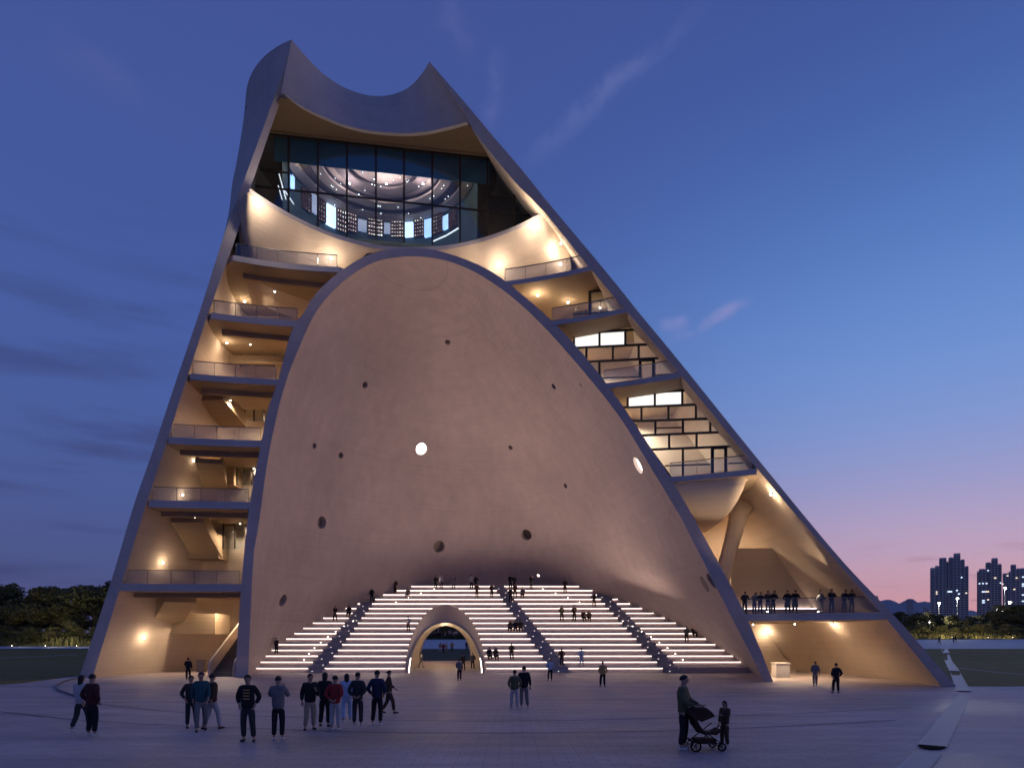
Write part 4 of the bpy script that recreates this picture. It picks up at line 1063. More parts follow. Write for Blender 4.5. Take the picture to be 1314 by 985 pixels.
def person(loc, yaw, pose, jacket, trousers, label, group=None, h=1.7, long_hair=False, coat=False, bag=None, shoes='black', detail=0, stripes=False, grey=False):
    f = figure(pose, detail); k = h/1.72
    r = root('person', tuple(loc), label, 'person', group, R(yaw)); r.scale = (k*random.uniform(.96,1.05), k*random.uniform(.96,1.05), k)
    def add(name, me, m): o = link(name, me, r); set_mat(o, m); return o
    add('body', f['body'], SKIN); add('hair', f['hair_long' if long_hair else 'hair_short'], GREYHAIR if grey else HAIR)
    jm = cloth(jacket, CL[jacket]); jk = add('jacket', f['jacket'], jm); add('trousers', f['trousers'], cloth(trousers, CL[trousers]))
    for n in 'lr': add('shoe', f['shoe_'+n], cloth(shoes, CL[shoes]))
    if detail: add('eyes', f['eyes'], BLACK); add('mouth', f['mouth'], cloth('maroon', CL['maroon']))
    if coat: add('coat_skirt', f['skirt'], jm)
    if bag: add('backpack', f['bag'], cloth(bag, CL[bag]))
    if stripes:
        b = MB()
        for i in range(4):
            z = 1.10+.075*i; b.grid([[(x, -.118-.022*math.cos(x*9)-(.01 if i > 1 else 0), zz_) for x in (-.08,-.04,0,.04,.08)] for zz_ in (z, z+.03)])
            b.grid([[(x, -.105-.022*math.cos(x*9), zz_) for x in (-.08,-.04,0,.04,.08)] for zz_ in (z, z+.03)])
        o = b.build('shirt_stripes', None, None); o.parent = r; o.data.materials.append(cloth('yellow', CL['yellow']))
    return r
def on_plaza(u, v): return ground_pt(u, v)
# --- on the plaza (pixel of the feet, facing, pose, clothes)
PLAZA = [
 (118,944,165,'pockets','maroon','black','person in dark maroon top and black trousers, nearest to the left tower foot',dict(h=1.72,shoes='white',detail=1)),
 (104,938,170,'walk','light','charcoal','person in pale grey top half hidden behind the one in maroon',dict(h=1.66,shoes='white',detail=1,long_hair=True)),
 (241.5,872,200,'one_arm','black','black','lone person all in black at the left ground floor opening beside the entrance stairs',dict(h=1.72)),
 (258,938,20,'walk','teal','grey','person in teal top and grey trousers walking with a brown backpack',dict(h=1.74,bag='brown',detail=1)),
 (245,934,40,'pockets','charcoal','charcoal','person in charcoal jacket just left of the teal top',dict(h=1.62,detail=1)),
 (272,936,150,'walk','brown','light','person in brown jacket and pale trousers just right of the teal top',dict(h=1.68,detail=1)),
 (318,951,5,'pockets','black','charcoal','person in open black jacket over a striped yellow and black shirt',dict(h=1.74,stripes=True,detail=1)),
 (357,949,185,'phone','grey','black','person in light grey shirt and black trousers right of the striped shirt',dict(h=1.70,shoes='white',detail=1)),
 (398,936,30,'one_arm','black','beige','person in black vest and beige trousers left of the red jacket',dict(h=1.68,detail=1,bag='grey')),
 (417,932,175,'pockets','black','black','slim person all in black just behind the red jacket',dict(h=1.70,detail=1,long_hair=True)),
 (430,936,170,'behind','red','light','person in bright red jacket and pale trousers',dict(h=1.63,detail=1,shoes='white')),
 (445,926,190,'walk','pale','pale','person in pale blue clothes just right of the red jacket',dict(h=1.62,long_hair=True,shoes='white',detail=1)),
 (459,931,182,'behind','charcoal','charcoal','person in charcoal coat with hands behind the back, right of the pale blue one',dict(h=1.70,detail=1,shoes='white')),
 (484,930,175,'pockets','navy','black','person in navy jacket and black trousers, rightmost of the row left of centre',dict(h=1.76,detail=1,shoes='white')),
 (499,915,100,'walk','brown','brown','person in brown clothes walking behind the navy jacket',dict(h=1.66)),
 (660.5,909,185,'pockets','olive','light','person in olive jacket and pale trousers, left one of a couple before the arch',dict(h=1.62,detail=1,shoes='white')),
 (672.5,908,175,'one_arm','black','grey','person in black jacket and grey trousers, right one of a couple before the arch',dict(h=1.78,detail=1,shoes='white')),
 (706,873,180,'pockets','pale','black','person in pale top at the foot of the middle aisle',dict(h=1.68)),
 (773.5,881,185,'pockets','yellow','black','person in ochre jacket and black trousers standing alone before the right aisle',dict(h=1.70)),
 (965,862.5,200,'pockets','brown','charcoal','person in brown coat at the right end of the seats by the right arch foot',dict(h=1.62,coat=True)),
 (1046,880,160,'walk','grey','grey','person in grey walking under the right terrace, left of the one in black',dict(h=1.68)),
 (1073,889,180,'pockets','black','black','person all in black standing under the right terrace with open lit floor around',dict(h=1.74)),
]
for u, v, yaw, pose, jk, tr, lab, kw in PLAZA: person(on_plaza(u, v), yaw, pose, jk, tr, lab, 'visitors on the plaza', **kw)
# pram pusher with stroller and a companion bending over it
pp_ = on_plaza(877, 961.5); person(pp_, 62, 'push', 'olive', 'black', 'person in olive and black jacket pushing the stroller across the plaza', 'visitors on the plaza', h=1.78, shoes='white', detail=1)
bp_ = on_plaza(930, 958.5); person(bp_, -60, 'one_arm', 'brown', 'brown', 'small child in dark brown with white shoes standing at the front of the stroller', 'visitors on the plaza', h=1.14, shoes='white', detail=1, long_hair=True)
st_ = on_plaza(903, 962); sr = root('stroller', tuple(st_), 'dark brown stroller with folding hood and thin black frame, beside the person in olive', 'stroller', rz=R(8))
FAB = mat('stroller_fabric', (.045,.020,.015), .85, vary=.3, scale=8)
def local(mb, name, m, parent, smooth=False):
    return link(name, mb.mesh(name, m, None, smooth), parent)
fm = MB()
for s in (-.22, .22):
    fm.tube([(-.47,s,1.02),(-.36,s,.86),(-.12,s,.50),(.34,s,.20)], .014, 6); fm.tube([(-.30,s,.19),(.02,s,.42),(.30,s,.62)], .014, 6); fm.tube([(-.30,s,.19),(.34,s,.20)], .011, 6)
fm.tube([(-.47,-.22,1.02),(-.50,-.12,1.04),(-.50,.12,1.04),(-.47,.22,1.02)], .017, 6); fm.tube([(-.30,-.24,.13),(-.30,.24,.13)], .012, 6); fm.tube([(.34,-.24,.11),(.34,.24,.11)], .012, 6); fm.tube([(.34,-.2,.2),(.34,-.2,.11)], .012, 6); fm.tube([(.34,.2,.2),(.34,.2,.11)], .012, 6); fm.tube([(-.30,-.22,.19),(-.30,-.22,.12)],.012,6); fm.tube([(-.30,.22,.19),(-.30,.22,.12)],.012,6)
local(fm, 'frame', FRAME, sr)
sb = MB(); prof = [(-.28,.92),(-.20,.66),(-.06,.47),(.22,.44),(.36,.52),(.34,.46),(.24,.38),(-.10,.41),(-.26,.62),(-.33,.90)]
sb.prism([(x,-.19,z) for x, z in prof], (0,.38,0)); local(sb, 'seat', FAB, sr)
hd_ = MB(); rows = []
for i in range(9):
    a = R(150)-R(125)*i/8; rows.append([(-.14+.36*math.cos(a), .21*math.cos(t*math.pi/8), .70+.34*math.sin(a)*(1-.10*abs(math.cos(t*math.pi/8))**2)+.03*math.sin(t*math.pi/8)) for t in range(9)])
hd_.grid(rows)
for y in (-.21,.21): hd_.add([(-.14,y,.70)]+[(-.14+.36*math.cos(R(150)-R(125)*i/8), y, .70+.306*math.sin(R(150)-R(125)*i/8)) for i in range(9)], [(0,i,i+1) for i in range(1,9)])
local(hd_, 'hood', FAB, sr, True)
bk_ = MB().prism([(x,-.17,z) for x, z in ((-.24,.30),(.26,.28),(.22,.18),(-.20,.18))], (0,.34,0)); local(bk_, 'basket', FAB, sr)
def wheel(x, y, r):
    w = MB(); n = 16; rows = []
    for i in range(n): a = 2*math.pi*i/n; rows.append([(x+(r+q*math.cos(t*math.pi/3))*math.cos(a), y+q*math.sin(t*math.pi/3), r+.004+q+(r+q*math.cos(t*math.pi/3))*math.sin(a)-.0) for t in range(6) for q in (.016,)])
    rows.append(rows[0]); o = len(w.v); w.grid(rows, True); t_ = local(w, 'wheel', BLACK, sr, True)
    s_ = MB(); c = Vector((x, y, r+.02)); s_.ball(c, .022, 8, 5)
    for i in range(5): a = 2*math.pi*i/5; s_.bar(c, c+Vector((r*math.cos(a), 0, r*math.sin(a))), .012)
    local(s_, 'spokes', STEEL, t_)
for x, r in ((-.30,.115),(.34,.09)):
    for y in (-.27,-.235,.235,.27): wheel(x, y, r)
# --- on the right terrace, behind its balustrade
TER = [(955.5,150,'rail','charcoal','denim','leftmost person on the right terrace, leaning at the balustrade next to the slanting edge'),
 (968,10,'rail','grey','denim','person in grey with blue jeans, left one of the first pair on the right terrace'),(975.5,-5,'rail','charcoal','denim','person in dark top and jeans, right one of the first pair on the right terrace'),
 (985.5,0,'phone','charcoal','grey','person in dark top filming, left one of the second pair on the right terrace'),(992,10,'rail','black','black','person all in black, right one of the second pair on the right terrace'),
 (1010.5,0,'pockets','black','black','person in long black coat in the middle of the right terrace'),(1020,-8,'rail','black','black','person in black jacket just right of the long black coat on the terrace'),
 (1053,20,'walk','grey','beige','person in grey and beige walking behind the balustrade, between the coat and the phone filmer'),(1067,0,'phone','black','denim','person in black top and jeans holding up a phone on the right terrace'),
 (1083,8,'rail','charcoal','grey','person in charcoal with grey trousers, second from the right on the terrace'),(1093,-10,'one_arm','charcoal','denim','rightmost person on the terrace, in charcoal top and jeans')]
tf = RS[0][1]; tz = RS[0][2]
for i, (u, yaw, pose, jk, tr, lab) in enumerate(TER):
    t = (u-957)/(1135-957); y = interp(t, [(i_/4, p.y) for i_, p in enumerate(tf)])+.62+(.5 if pose == 'walk' else 0)
    person(((u-U0)/F0*y, y, tz), yaw, pose, jk, tr, lab, 'visitors on the right terrace', h=random.uniform(1.64,1.78), long_hair=(i % 3 == 1), coat=('long black coat' in lab), detail=0)
# --- on the seats: measured feet, matched to the nearest row
SEATS = [
 (354.8,838,'one_arm','charcoal','black','person in charcoal standing at the left end of the third row by the vault',0),(430,797,'walk','brown','black','person in brown on the left block, two steps left of the left aisle, midway up',0),
 (447.5,790,'sit','charcoal','black','person sitting at the edge of the left aisle, midway up',0),(477,772,'pockets','black','black','tall person in black at the top of the left aisle',0),
 (507,762,'walk','brown','brown','person in brown walking on the upper rows right above the left aisle',0),(523.5,766,'sit','beige','grey','person in beige sitting on an upper row above the tunnel, left side',0),
 (559,757,'pockets','black','charcoal','person in black on the top row, left one of the pair above the tunnel',0),(566,757,'walk','light','charcoal','person in pale top on the top row, right one of the pair above the tunnel',0),(582,757,'pockets','grey','grey','person in grey alone on the top row above the tunnel',0),
 (605,757,'one_arm','light','black','person in pale top on the top row right of the tunnel, by a darker one',0),(610.5,757,'pockets','black','black','person in black on the top row right of the tunnel, beside a pale top',0),(612,770,'pockets','brown','brown','person in brown on the second row from the top, below the pair at the top',0),
 (631,769,'pockets','brown','black','person in brown and black on an upper row, left of the middle aisle',0),(655,775,'pockets','charcoal','black','person in charcoal standing on the top of the middle aisle',0),(661,768,'walk','brown','charcoal','person in brown beside the one in charcoal on the middle aisle',0),
 (655,757,'pockets','black','black','person in black on the top row, left one of a pair behind the middle aisle',0),(660,757,'pockets','charcoal','brown','person in charcoal and brown, right one of a top row pair behind the middle aisle',0),(671,768,'sit','grey','brown','small person in grey sitting right of the middle aisle near the top',0),
 (681.5,757,'phone','black','charcoal','person in black filming on the top row right of the middle aisle',0),(725,762,'pockets','brown','black','person in brown on the second row, right part, all alone',0),(762,779.7,'pockets','charcoal','brown','person in charcoal at the top of the right aisle',0),
 (720.7,797,'pockets','olive','brown','person in olive standing alone between the middle and right aisles, midway up',0),(737,797,'one_arm','brown','black','person in brown standing left of the seated pair between the aisles',0),(748.6,797,'sit','maroon','black','person in dark red sitting, left one of the seated pair between the aisles',0),(756,797,'sit','brown','black','person in brown sitting, right one of the seated pair between the aisles',0),
 (881,822,'pockets','grey','brown','person in grey standing on the right block near the vault wall',0),(891.6,817,'sit','black','black','person in black sitting on the right block next to the one in grey',0),
 (523.8,810,'pockets','light','brown','person in pale top standing against the left side of the tunnel hood',0),
 (655.5,810,'sit','olive','black','person in olive sitting, left one of three in a row left of the middle aisle',0),(661.5,810,'sit','charcoal','black','person in charcoal sitting, middle one of three in a row left of the middle aisle',0),(667.5,810,'sit','brown','charcoal','person in brown sitting, right one of three in a row left of the middle aisle',0),
 (656.5,848,'pockets','brown','olive','person in brown standing on the lower rows right of the tunnel',0),(627.5,846,'sit','charcoal','black','left one of two people in dark clothes sitting right beside the tunnel foot',0),(635.5,845,'sit','brown','black','right one of two people in dark clothes sitting right beside the tunnel foot',0),
 (720.7,855,'pockets','brown','charcoal','person in brown on the lowest rows right next to the middle aisle',0),(746,860,'pockets','pale','pale','person in pale blue standing on the lowest row between the aisles',0)]
def seat_spot(u, v):
    best = None
    for k in range(NROW):
        y, z = row_y(k)+.42, RISE*(k+1); vv = V0-(z-EYE)/y*F0
        if best is None or abs(vv-v) < best[0]: best = (abs(vv-v), k, y, z)
    return best[1:]
for i, (u, v, pose, jk, tr, lab, _) in enumerate(SEATS):
    k, y, z = seat_spot(u, v); x = (u-U0)/F0*y
    if pose == 'sit': y += .18; z -= .0
    for a in range(3):                     # feet on the aisle steps stand on their own treads
        ax, ah = aisle_x(a, y)
        if abs(x-ax) < ah+.1 and pose == 'sit': x = ax+(ah+.4)*(1 if x > ax else -1)
    person((x, y, z+.004) if pose != 'sit' else (x, y+.1, z-.0), random.uniform(-25,25), pose, jk, tr, lab, 'visitors on the lit seats', h=random.uniform(1.62,1.76), long_hair=(i % 4 == 2))
TUN = [(589.5,873,185,'walk','grey','black','person in grey top and black trousers just before the tunnel mouth'),(594.5,860,170,'walk','brown','brown','person in brown just inside the tunnel mouth'),(606.5,858,5,'pockets','grey','black','person in grey and black at the right side of the tunnel mouth'),
 (540,856,120,'walk','light','light','blurred pale person at the left side of the tunnel mouth'),(569,838,0,'pockets','red','charcoal','person in red in the group at the far end of the tunnel'),(565,837,0,'pockets','beige','light','person in beige, leftmost in the group at the far end of the tunnel'),
 (573,837,0,'walk','light','beige','person in pale clothes in the middle of the group beyond the tunnel'),(580,836,0,'pockets','yellow','brown','person in ochre, rightmost in the group at the far end of the tunnel'),(599,835,0,'one_arm','brown','charcoal','left one of two people in dark clothes beyond the tunnel'),(604.5,835,0,'pockets','beige','brown','right one of two people beyond the tunnel, in beige')]
for u, v, yaw, pose, jk, tr, lab in TUN: person(on_plaza(u, v), yaw, pose, jk, tr, lab, 'visitors at the tunnel', h=1.68)
for u, v, jk, lab in ((1040,823,'black','left one of two tiny figures on the far pavement right of the tower'),(1044,823,'charcoal','right one of two tiny figures on the far pavement right of the tower'),(1205,826,'maroon','tiny figure in dark red on the far pavement near the right picture edge')):
    if u > 1190: person(on_plaza(u, v), 90, 'walk', jk, 'black', lab, 'visitors far off', h=1.7)
person(on_plaza(1226,824), 60, 'walk', 'charcoal', 'black', 'tiny figure in charcoal on the far pavement right of the stone channel', 'visitors far off', h=1.7)
person(on_plaza(1223.5,824), 60, 'pockets', 'black', 'black', 'tiny figure in black walking beside the one in charcoal on the far pavement', 'visitors far off', h=1.7)
# white counter under the terrace
cb2 = MB(); a, b_ = P(996,858,55), P(1013.5,840,55)
cw_ = root('counter', ((a.x+b_.x)/2, 55.4, 0), 'plain white counter box on the floor under the right terrace', 'counter')
MB().box((a.x, 55, 0), (b_.x, 56, 1.15)).build('counter_body', WHITE, cw_); MB().box((a.x-.06, 54.94, 1.15), (b_.x+.06, 56.06, 1.22)).build('counter_top', WHITE, cw_)
# ------------------------------------------------------------------ trees, bushes, towers, lamps, mountains
def leaf_mat(name, c):
    m = bpy.data.materials.new(name); m.use_nodes = True; nt = m.node_tree; b = nt.nodes['Principled BSDF']; b.inputs['Roughness'].default_value = .75; b.inputs['Specular IOR Level'].default_value = .2
    tc = nt.nodes.new('ShaderNodeTexCoord'); no = nt.nodes.new('ShaderNodeTexNoise'); nt.links.new(tc.outputs['Object'], no.inputs[0]); no.inputs['Scale'].default_value = .9; no.inputs['Detail'].default_value = 4
    cr = nt.nodes.new('ShaderNodeValToRGB'); nt.links.new(no.outputs[0], cr.inputs[0]); e = cr.color_ramp.elements
    e[0].position, e[0].color = .32, rgb([q*.55 for q in c]); e[1].position, e[1].color = .68, rgb([q*1.5 for q in c]); nt.links.new(cr.outputs[0], b.inputs['Base Color'])
    MATS[name] = m; return m
LEAF = [leaf_mat('leaf_dark', (.10,.10,.042)), leaf_mat('leaf_olive', (.14,.125,.045)), leaf_mat('leaf_yellow', (.21,.175,.06))]
BARK = mat('bark', (.06,.045,.035), .9, vary=.3, scale=3)
def tree_meshes(seed, h, w, n, dense_=True, leaf=.22):
    r = random.Random(seed); t = MB(); lean = r.uniform(-.05,.05)*h
    t.tube([(0,0,-.2),(lean*.3,0,h*.25),(lean*.7,.1,h*.55),(lean,0,h*.86)], [h*.022,h*.017,h*.011,h*.004], 7)
    lobes = []
    for i in range(13):
        a = r.uniform(0,6.28); q = r.uniform(.15,1)**.6; z = h*r.uniform(.30,.97); k = 1-abs(z/h-.58)*1.15
        c = Vector((lean*z/h+math.cos(a)*w*.40*q*k, math.sin(a)*w*.40*q*k, z)); lobes.append((c, w*r.uniform(.13,.24), h*r.uniform(.07,.13)))
        if i < 8: z0 = h*r.uniform(.22,.55); t.tube([(lean*.5,0,z0),(c*.55+Vector((0,0,z0*.45))),c], [h*.009,h*.006,h*.002], 5)
    c_ = MB()
    for i in range(n):
        c, rw, rh = r.choice(lobes); d = Vector((r.gauss(0,1), r.gauss(0,1), r.gauss(0,1))).normalized()*r.uniform(.45,1.08)
        p = c+Vector((d.x*rw, d.y*rw, d.z*rh)); s = leaf*r.uniform(.6,1.5)
        a = Vector((r.gauss(0,1), r.gauss(0,1), r.gauss(0,1))).normalized(); b = a.orthogonal().normalized()
        if r.random() < .5: b = a.cross(b)
        c_.add([p-a*s, p+b*s*.55, p+a*s, p-b*s*.55], [(0,1,2,3)])
    return t.mesh('trunk', BARK, None, True), c_.mesh('crown', None, None, False, False)
def tree(base, tm, cm_, scale, m, label, name='broadleaf_tree', group=None, cat='tree', rz=0.0, sx=1):
    o = root(name, tuple(base), label, cat, group, rz); o.scale = (scale*sx, scale*sx, scale)
    link('trunk', tm, o); c = link('crown', cm_, o); set_mat(c, m); return o
TV = [tree_meshes(11,10,7.5,4200), tree_meshes(12,10,6.5,3800), tree_meshes(13,10,8.5,4600), tree_meshes(14,10,5.5,3000)]
BV = [tree_meshes(21,4,6.5,2600,leaf=.16), tree_meshes(22,4,8,2800,leaf=.16), tree_meshes(23,4,5,2200,leaf=.15)]
rt = random.Random(5)
ORD = 'first second third fourth fifth sixth seventh eighth ninth tenth eleventh twelfth thirteenth fourteenth fifteenth sixteenth'.split()
left = [(-30,756,122,0,0),(-6,752,118,2,0),(14,753,120,1,1),(30,758,116,0,2),(46,757,121,3,0),(60,755,118,2,1),(78,757,123,1,0),(92,756,117,0,1),(106,755,121,3,0),(120,751,116,2,0),(134,749,120,0,0),(150,752,118,1,0)]
words = ['outermost at the left picture edge','second from the left edge','lighter, third from the edge','yellowish green, fourth from the edge','slim one in the middle of the row','broad one right of the slim tree','dark one right of the broad tree','round one near the tower side','slim dark one left of the tall tree','tallest broad one left of the tower edge','dark one right at the tower edge','one half hidden behind the tower edge']
for (u, vt, D, k, c), wd in zip(left, words):
    D = D+22; zb = gz(D); h = EYE+(V0-vt)/F0*D-zb
    tree(((u-U0)/F0*D, D, zb), *TV[k], h/9.7*rt.uniform(.97,1.03), LEAF[c], 'tree in the row left of the tower, '+wd, group='trees left of the tower', rz=rt.uniform(0,6), sx=1.25)
# undergrowth in front of the row
for i in range(13):
    u = -30+i*14.5+rt.uniform(-3,3); D = 134+rt.uniform(-2,2); base = ((u-U0)/F0*D, D, gz(D)-.2)
    tree(base, *BV[i % 3], rt.uniform(.8,1.15), LEAF[(1,0,1,2)[i % 4]], 'low bush before the trees left of the tower, %s from the left' % ORD[i], 'bush', 'bushes left of the tower', 'bush', rt.uniform(0,6))
# trees seen through the tunnel
for i, (u, D, s, k, c) in enumerate(((548,176,.62,0,1),(560,182,.72,2,0),(574,178,.66,1,1),(588,181,.75,2,0),(601,177,.64,0,1),(614,182,.7,1,0))):
    tree(((u-U0)/F0*D, D, gz(D)), *TV[k], s*1.05, LEAF[c], 'dark green tree seen through the tunnel, %s' % ('leftmost','second from the left','third from the left','fourth from the left','fifth from the left','rightmost')[i], group='trees behind the tunnel', rz=rt.uniform(0,6), sx=1.4)
# scrub and trees on the right
right = [(1155,786,215,3,0),(1166,782,225,0,0),(1177,789,205,2,1),(1188,786,230,1,1),(1200,788,215,3,0),(1212,791,240,2,1),(1222,790,220,1,2),(1233,787,225,0,1),(1245,792,210,3,2),(1258,790,235,2,1),(1270,786,225,1,0),(1281,782,215,0,0),(1292,776,205,2,2),(1305,774,200,0,1),(1318,777,205,2,1),(1330,775,210,1,0)]
wr = ['darkest one touching the tower edge','second from the tower edge','broad olive one below the far mountains','olive one left of the wide tower block','slim dark one before the wide tower block','broad low one before the wide tower block','yellowish one in the middle','round one below the pole lamp','slim yellow one right of the pole lamp','olive one between the two tower blocks','dark one below the second tower block','dark one below the bright lamps','large yellowish one near the right edge','large olive one cut by the right edge','outermost one beyond the right edge','hidden one behind the outermost']
for (u, vt, D, k, c), wd in zip(right[:15], wr):
    zb = gz(D); h = EYE+(V0-vt)/F0*D-zb
    tree(((u-U0)/F0*D, D, zb), *TV[k], h/9.7, LEAF[c], 'park tree right of the tower, '+wd, group='trees right of the tower', rz=rt.uniform(0,6), sx=1.5)
for i in range(16):
    u = 1150+i*11+rt.uniform(-3,3); D = 186+rt.uniform(0,14); base = ((u-U0)/F0*D, D, gz(D)-.3)
    tree(base, *BV[i % 3], rt.uniform(.75,1.2), LEAF[(1,2,0,1,1)[i % 5]], 'low bush by the far pavement right of the tower, %s from the tower' % ORD[i], 'bush', 'bushes right of the tower', 'bush', rt.uniform(0,6))
# --- high-rise blocks
FAC = mat('block_wall', (.60,.52,.50), .8, vary=.12, scale=.08); FAC2 = mat('block_band', (.68,.60,.58), .8); WIN = mat('block_window', (.03,.032,.045), .25, spec=.6)
LITW = [emitter('window_cool', (.62,.78,1), 1.6), emitter('window_warm', (1,.82,.6), 1.3)]
def block(label, D, parts, lits, seed):
    u0, u1 = parts[0][0], parts[-1][1]; zb = gz(D); uc = (u0+u1)/2; az = math.atan((uc-U0)/F0); xc = (uc-U0)/F0*D; dist = math.hypot(xc, D)
    rootb = root('apartment_tower', (xc, D, zb), label, 'apartment tower', 'high-rise blocks on the skyline'); rootb.rotation_euler.z = -az     # the blocks face the square
    lx = lambda u: dist*math.tan(math.atan((u-U0)/F0)-az)
    lz = lambda v: EYE+(V0-v)/F0*D-zb
    def put(mb, name, m, stuff=False):
        o = link(name, mb.mesh(name, m), rootb)
        if stuff: o['kind'] = 'stuff'
    wn = MB()
    for a, b_, vt, y0 in parts:
        x0, x1, zt = lx(a), lx(b_), lz(vt)
        put(MB().box((x0, y0, -1), (x1, y0+16-y0*.3, zt)), 'wall', FAC)
        fl = 3.05; n = int(zt/fl); w = x1-x0; bands = MB(); m = max(1, int(w/3.4))
        for k in range(1, n): bands.box((x0+.3, y0-.55, k*fl-.42), (x1-.3, y0-.01, k*fl+.42))
        put(bands, 'balcony_bands', FAC2, True)
        for k in range(n):
            for q in range(m):
                xa = x0+w*(q+.18)/m; wn.box((xa, y0-.12, k*fl+.75), (xa+w/m*.64, y0-.02, k*fl+2.3))
        put(MB().box((x0+.5, y0+.5, zt), (x1-.5, y0+8, zt+1.1)), 'roof_parapet', FAC2)
    put(wn, 'window_grid', WIN, True)
    for (u, v, w, k) in lits:
        x, z = lx(u), lz(v); off = min([o_ for a, b_, t, o_ in parts if a-.5 <= u <= b_+.5] or [0])
        put(MB().box((x-w/2, off-.75, z-.75), (x+w/2, off-.6, z+.75)), 'lit_window', LITW[k])
    return rootb
Dz = 900
block('wide dark apartment tower with stepped roof, nearest to the tower on the skyline', Dz, [(1193.5,1199.5,728,0),(1199.5,1205,725.5,1.5),(1205,1214.5,715.5,3),(1214.5,1217,720,6),(1217,1223.5,715.5,3),(1223.5,1232.5,711,0),(1232.5,1238,719,2),(1238,1243,727.5,4)],
      [(1202,758.5,1.6,1),(1202,761,1.6,1),(1217.5,758.6,3,0),(1220,758.6,3,0),(1228,757.5,2,0),(1230.5,762,2,0),(1234,741,1.6,0),(1240,761,1.8,1)], 1)
block('second dark apartment tower with a narrow stepped top, middle of the skyline group', Dz, [(1253.5,1256,732.5,2),(1256,1264.5,730,0),(1264.5,1272,722,1.5),(1272,1280.5,717,0),(1280.5,1285.5,724.5,3)],
      [(1257,748,1.8,0),(1261.5,748,1.8,0),(1266,748,1.8,0),(1262,758.6,3.4,0),(1265.5,758.6,2,1),(1268,758.6,2,1),(1262,770,2.6,0),(1262,772.5,2.6,0),(1277,741.5,2.4,1),(1268,731.5,1.8,0),(1268,769,1.8,1),(1284,748,1.5,0)], 2)
block('third dark apartment tower, partly cut by the right picture edge', Dz+60, [(1286.5,1294,735,4),(1294,1296.5,733,2),(1296.5,1304,724.5,0),(1304,1330,729.5,2)],
      [(1293,737.5,2,1),(1301.5,755.5,2.4,1),(1304.5,741,2,1),(1313,740,2.4,0),(1313,749,3,0),(1313,751.5,3,0),(1313,763,3,0),(1313,771,3,0),(1286.5,748,2,1),(1298,772,2,1)], 3)
block('small hazy block far off at the foot of the mountains', 2400, [(1163.5,1172,768.5,0)], [], 4)
block('low hazy block far off, just left of the wide dark tower', 2600, [(1184.5,1190.5,778,0),(1190.5,1193,781,2)], [], 5)
# --- mountains
mt = MB(); prof = [(1040,800),(1080,790),(1110,782),(1128,772),(1140,768.5),(1147,771),(1155,773.5),(1161,770.5),(1168,768),(1173,769.5),(1178,772.5),(1186,771.5),(1194,773),(1206,779),(1225,783),(1248,783),(1262,786),(1300,786),(1340,790),(1400,803)]
Dm = 7000; rows = [[], [], [], []]
rm = random.Random(2); fine = dense(prof, 5)
for q in fine:
    p = P(q.x, q.y, Dm); j = rm.uniform(-14,14); rows[0].append((p.x*.97, Dm-900, 0)); rows[1].append((p.x*.99, Dm-350+j, lerp(0,p.z,.55)+j)); rows[2].append((p.x, Dm, p.z+j*.3)); rows[3].append((p.x*1.03, Dm+1500, 0))
mt.grid(rows); mo = mt.build('mountains', mat('hazed_mountain', (.24,.25,.29), .95, vary=.2, scale=.002)); mo['kind'] = 'structure'  # bluish base colour carries part of the distance haze
# --- park lamps
def park_lamp(u, v, D, label, h_extra=0, r=.35):
    zb = gz(D); p = P(u, v, D); o = root('park_lamp', (p.x, D, zb), label, 'street lamp', 'lit lamps in the park')
    MB().tube([(p.x,D,zb-.2),(p.x,D,p.z-.1)], [.12,.07], 8).build('pole', STEEL, o)
    MB().bar((p.x-.6,D,p.z+.05), (p.x+.6,D,p.z+.05), .25, .18).build('lamp_head', STEEL, o)
    MB().ball((p.x,D-.15,p.z-.12), r, 10, 6, (1.3,1,.8)).build('bulb', emitter('park_bulb', (.95,.97,1), 12) if 'park_bulb' not in MATS else MATS['park_bulb'], o)
    l = bpy.data.lights.new('lamp_light', 'POINT'); l.energy = 7000; l.color = (.95,.95,.9); l.shadow_soft_size = .4
    lo_ = link('lamp_light', l, o); lo_.location = Vector((p.x, D-.4, p.z-.6))-o.location
for a in ((1204.7,773,250,'lit park lamp left in front of the wide dark tower'),(1228.3,767,240,'lit park lamp on a tall pale pole before the wide dark tower'),(1289.3,753.5,250,'tallest lit park lamp, before the third dark tower'),(1295.3,772,245,'lit park lamp right below the tallest one'),(1286.3,783.5,235,'low bright lamp among the trees below the tallest one'),(1279,780,260,'small lit lamp left of the low bright one'),(1192.5,795.5,225,'lowest small lit lamp among the bushes near the tower edge')):
    park_lamp(*a, r=.20 if 'small' in a[3] else .36)

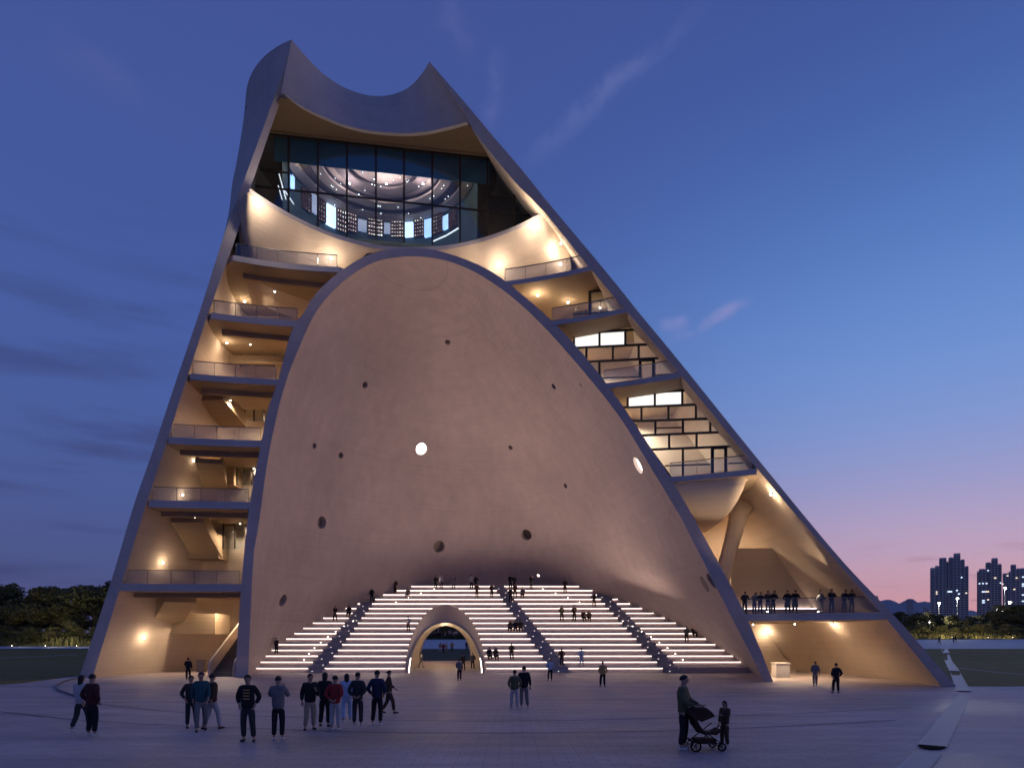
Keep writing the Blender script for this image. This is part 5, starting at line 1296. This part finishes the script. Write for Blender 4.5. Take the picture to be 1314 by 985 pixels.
# low spotlights added to brighten the trees on both sides
for gi, (u, yy, en) in enumerate(((15,121,800),(58,121,1500),(98,121,800),(1172,177,1800),(1222,177,2400),(1268,177,2400),(1300,177,1800))):
    p = Vector(((u-U0)/F0*yy, yy, gz(yy))); o = root('added_tree_light', tuple(p), 'added ground spotlight lighting the trees %s of the tower, %s from the left' % (('left', ORD[gi]) if u < 657 else ('right', ORD[gi-3])), 'spotlight', 'added lights under the %s trees' % ('left' if u < 657 else 'right'))
    MB().tube([(p.x,p.y,p.z-.1),(p.x,p.y,p.z+.35)], .06, 8).build('post', STEEL, o); MB().ball((p.x,p.y+.05,p.z+.42), .03, 8, 5).build('bulb', LAMP, o)
    l = bpy.data.lights.new('lamp_light', 'SPOT'); l.energy = en; l.color = (1,.9,.6); l.spot_size = R(120); l.spot_blend = 1; l.shadow_soft_size = .3
    q = link('lamp_light', l, o); q.location = (0,-.4,.9); q.rotation_euler = Vector((0,1,.42)).to_track_quat('-Z','Y').to_euler()

# tall grass and scrub that fill the ground under the trees
def scrub(name, x0, x1, y0, y1, n, h, m):
    r = random.Random(9); b = MB()
    for i in range(n):
        x, y = r.uniform(x0,x1), r.uniform(y0,y1); hh = h*r.uniform(.45,1.25)*(.7+.5*math.sin(x*.31+2)*math.sin(x*.13+y*.4)); w = r.uniform(.05,.16); lx_, ly = r.uniform(-.35,.35), r.uniform(-.3,.3); a = r.uniform(0,3.14); c, s_ = math.cos(a)*w, math.sin(a)*w; z = gz(y)-.05
        b.add([(x-c,y-s_,z),(x+c,y+s_,z),(x+lx_+c*.3,y+ly+s_*.3,z+hh),(x+lx_-c*.3,y+ly-s_*.3,z+hh)], [(0,1,2,3)])
    o = link(name, b.mesh(name, m, None, False, False)); o['kind'] = 'stuff'; tag(o, 'tall wild grass growing at the foot of the trees', 'grass'); return o
scrub('tall_grass', -122, -68, 127, 139, 9000, 1.7, LEAF[1])
scrub('tall_grass', -30, 4, 173, 186, 3500, 2.2, LEAF[0])
scrub('tall_grass', 92, 175, 181, 205, 14000, 1.5, LEAF[2])

# evening haze over the whole place
HZ = 3.5e-5
hz = MB().box((-8010,-61,-1.2),(8010,9320,700)).build('haze', None); tag(hz, kind='stuff')
m = bpy.data.materials.new('haze_air'); m.use_nodes = True; nt = m.node_tree; nt.nodes.clear()
pv = nt.nodes.new('ShaderNodeVolumePrincipled'); pv.inputs['Color'].default_value = (.9,.92,1,1); pv.inputs['Density'].default_value = HZ
ou = nt.nodes.new('ShaderNodeOutputMaterial'); nt.links.new(pv.outputs[0], ou.inputs['Volume']); hz.data.materials.append(m)
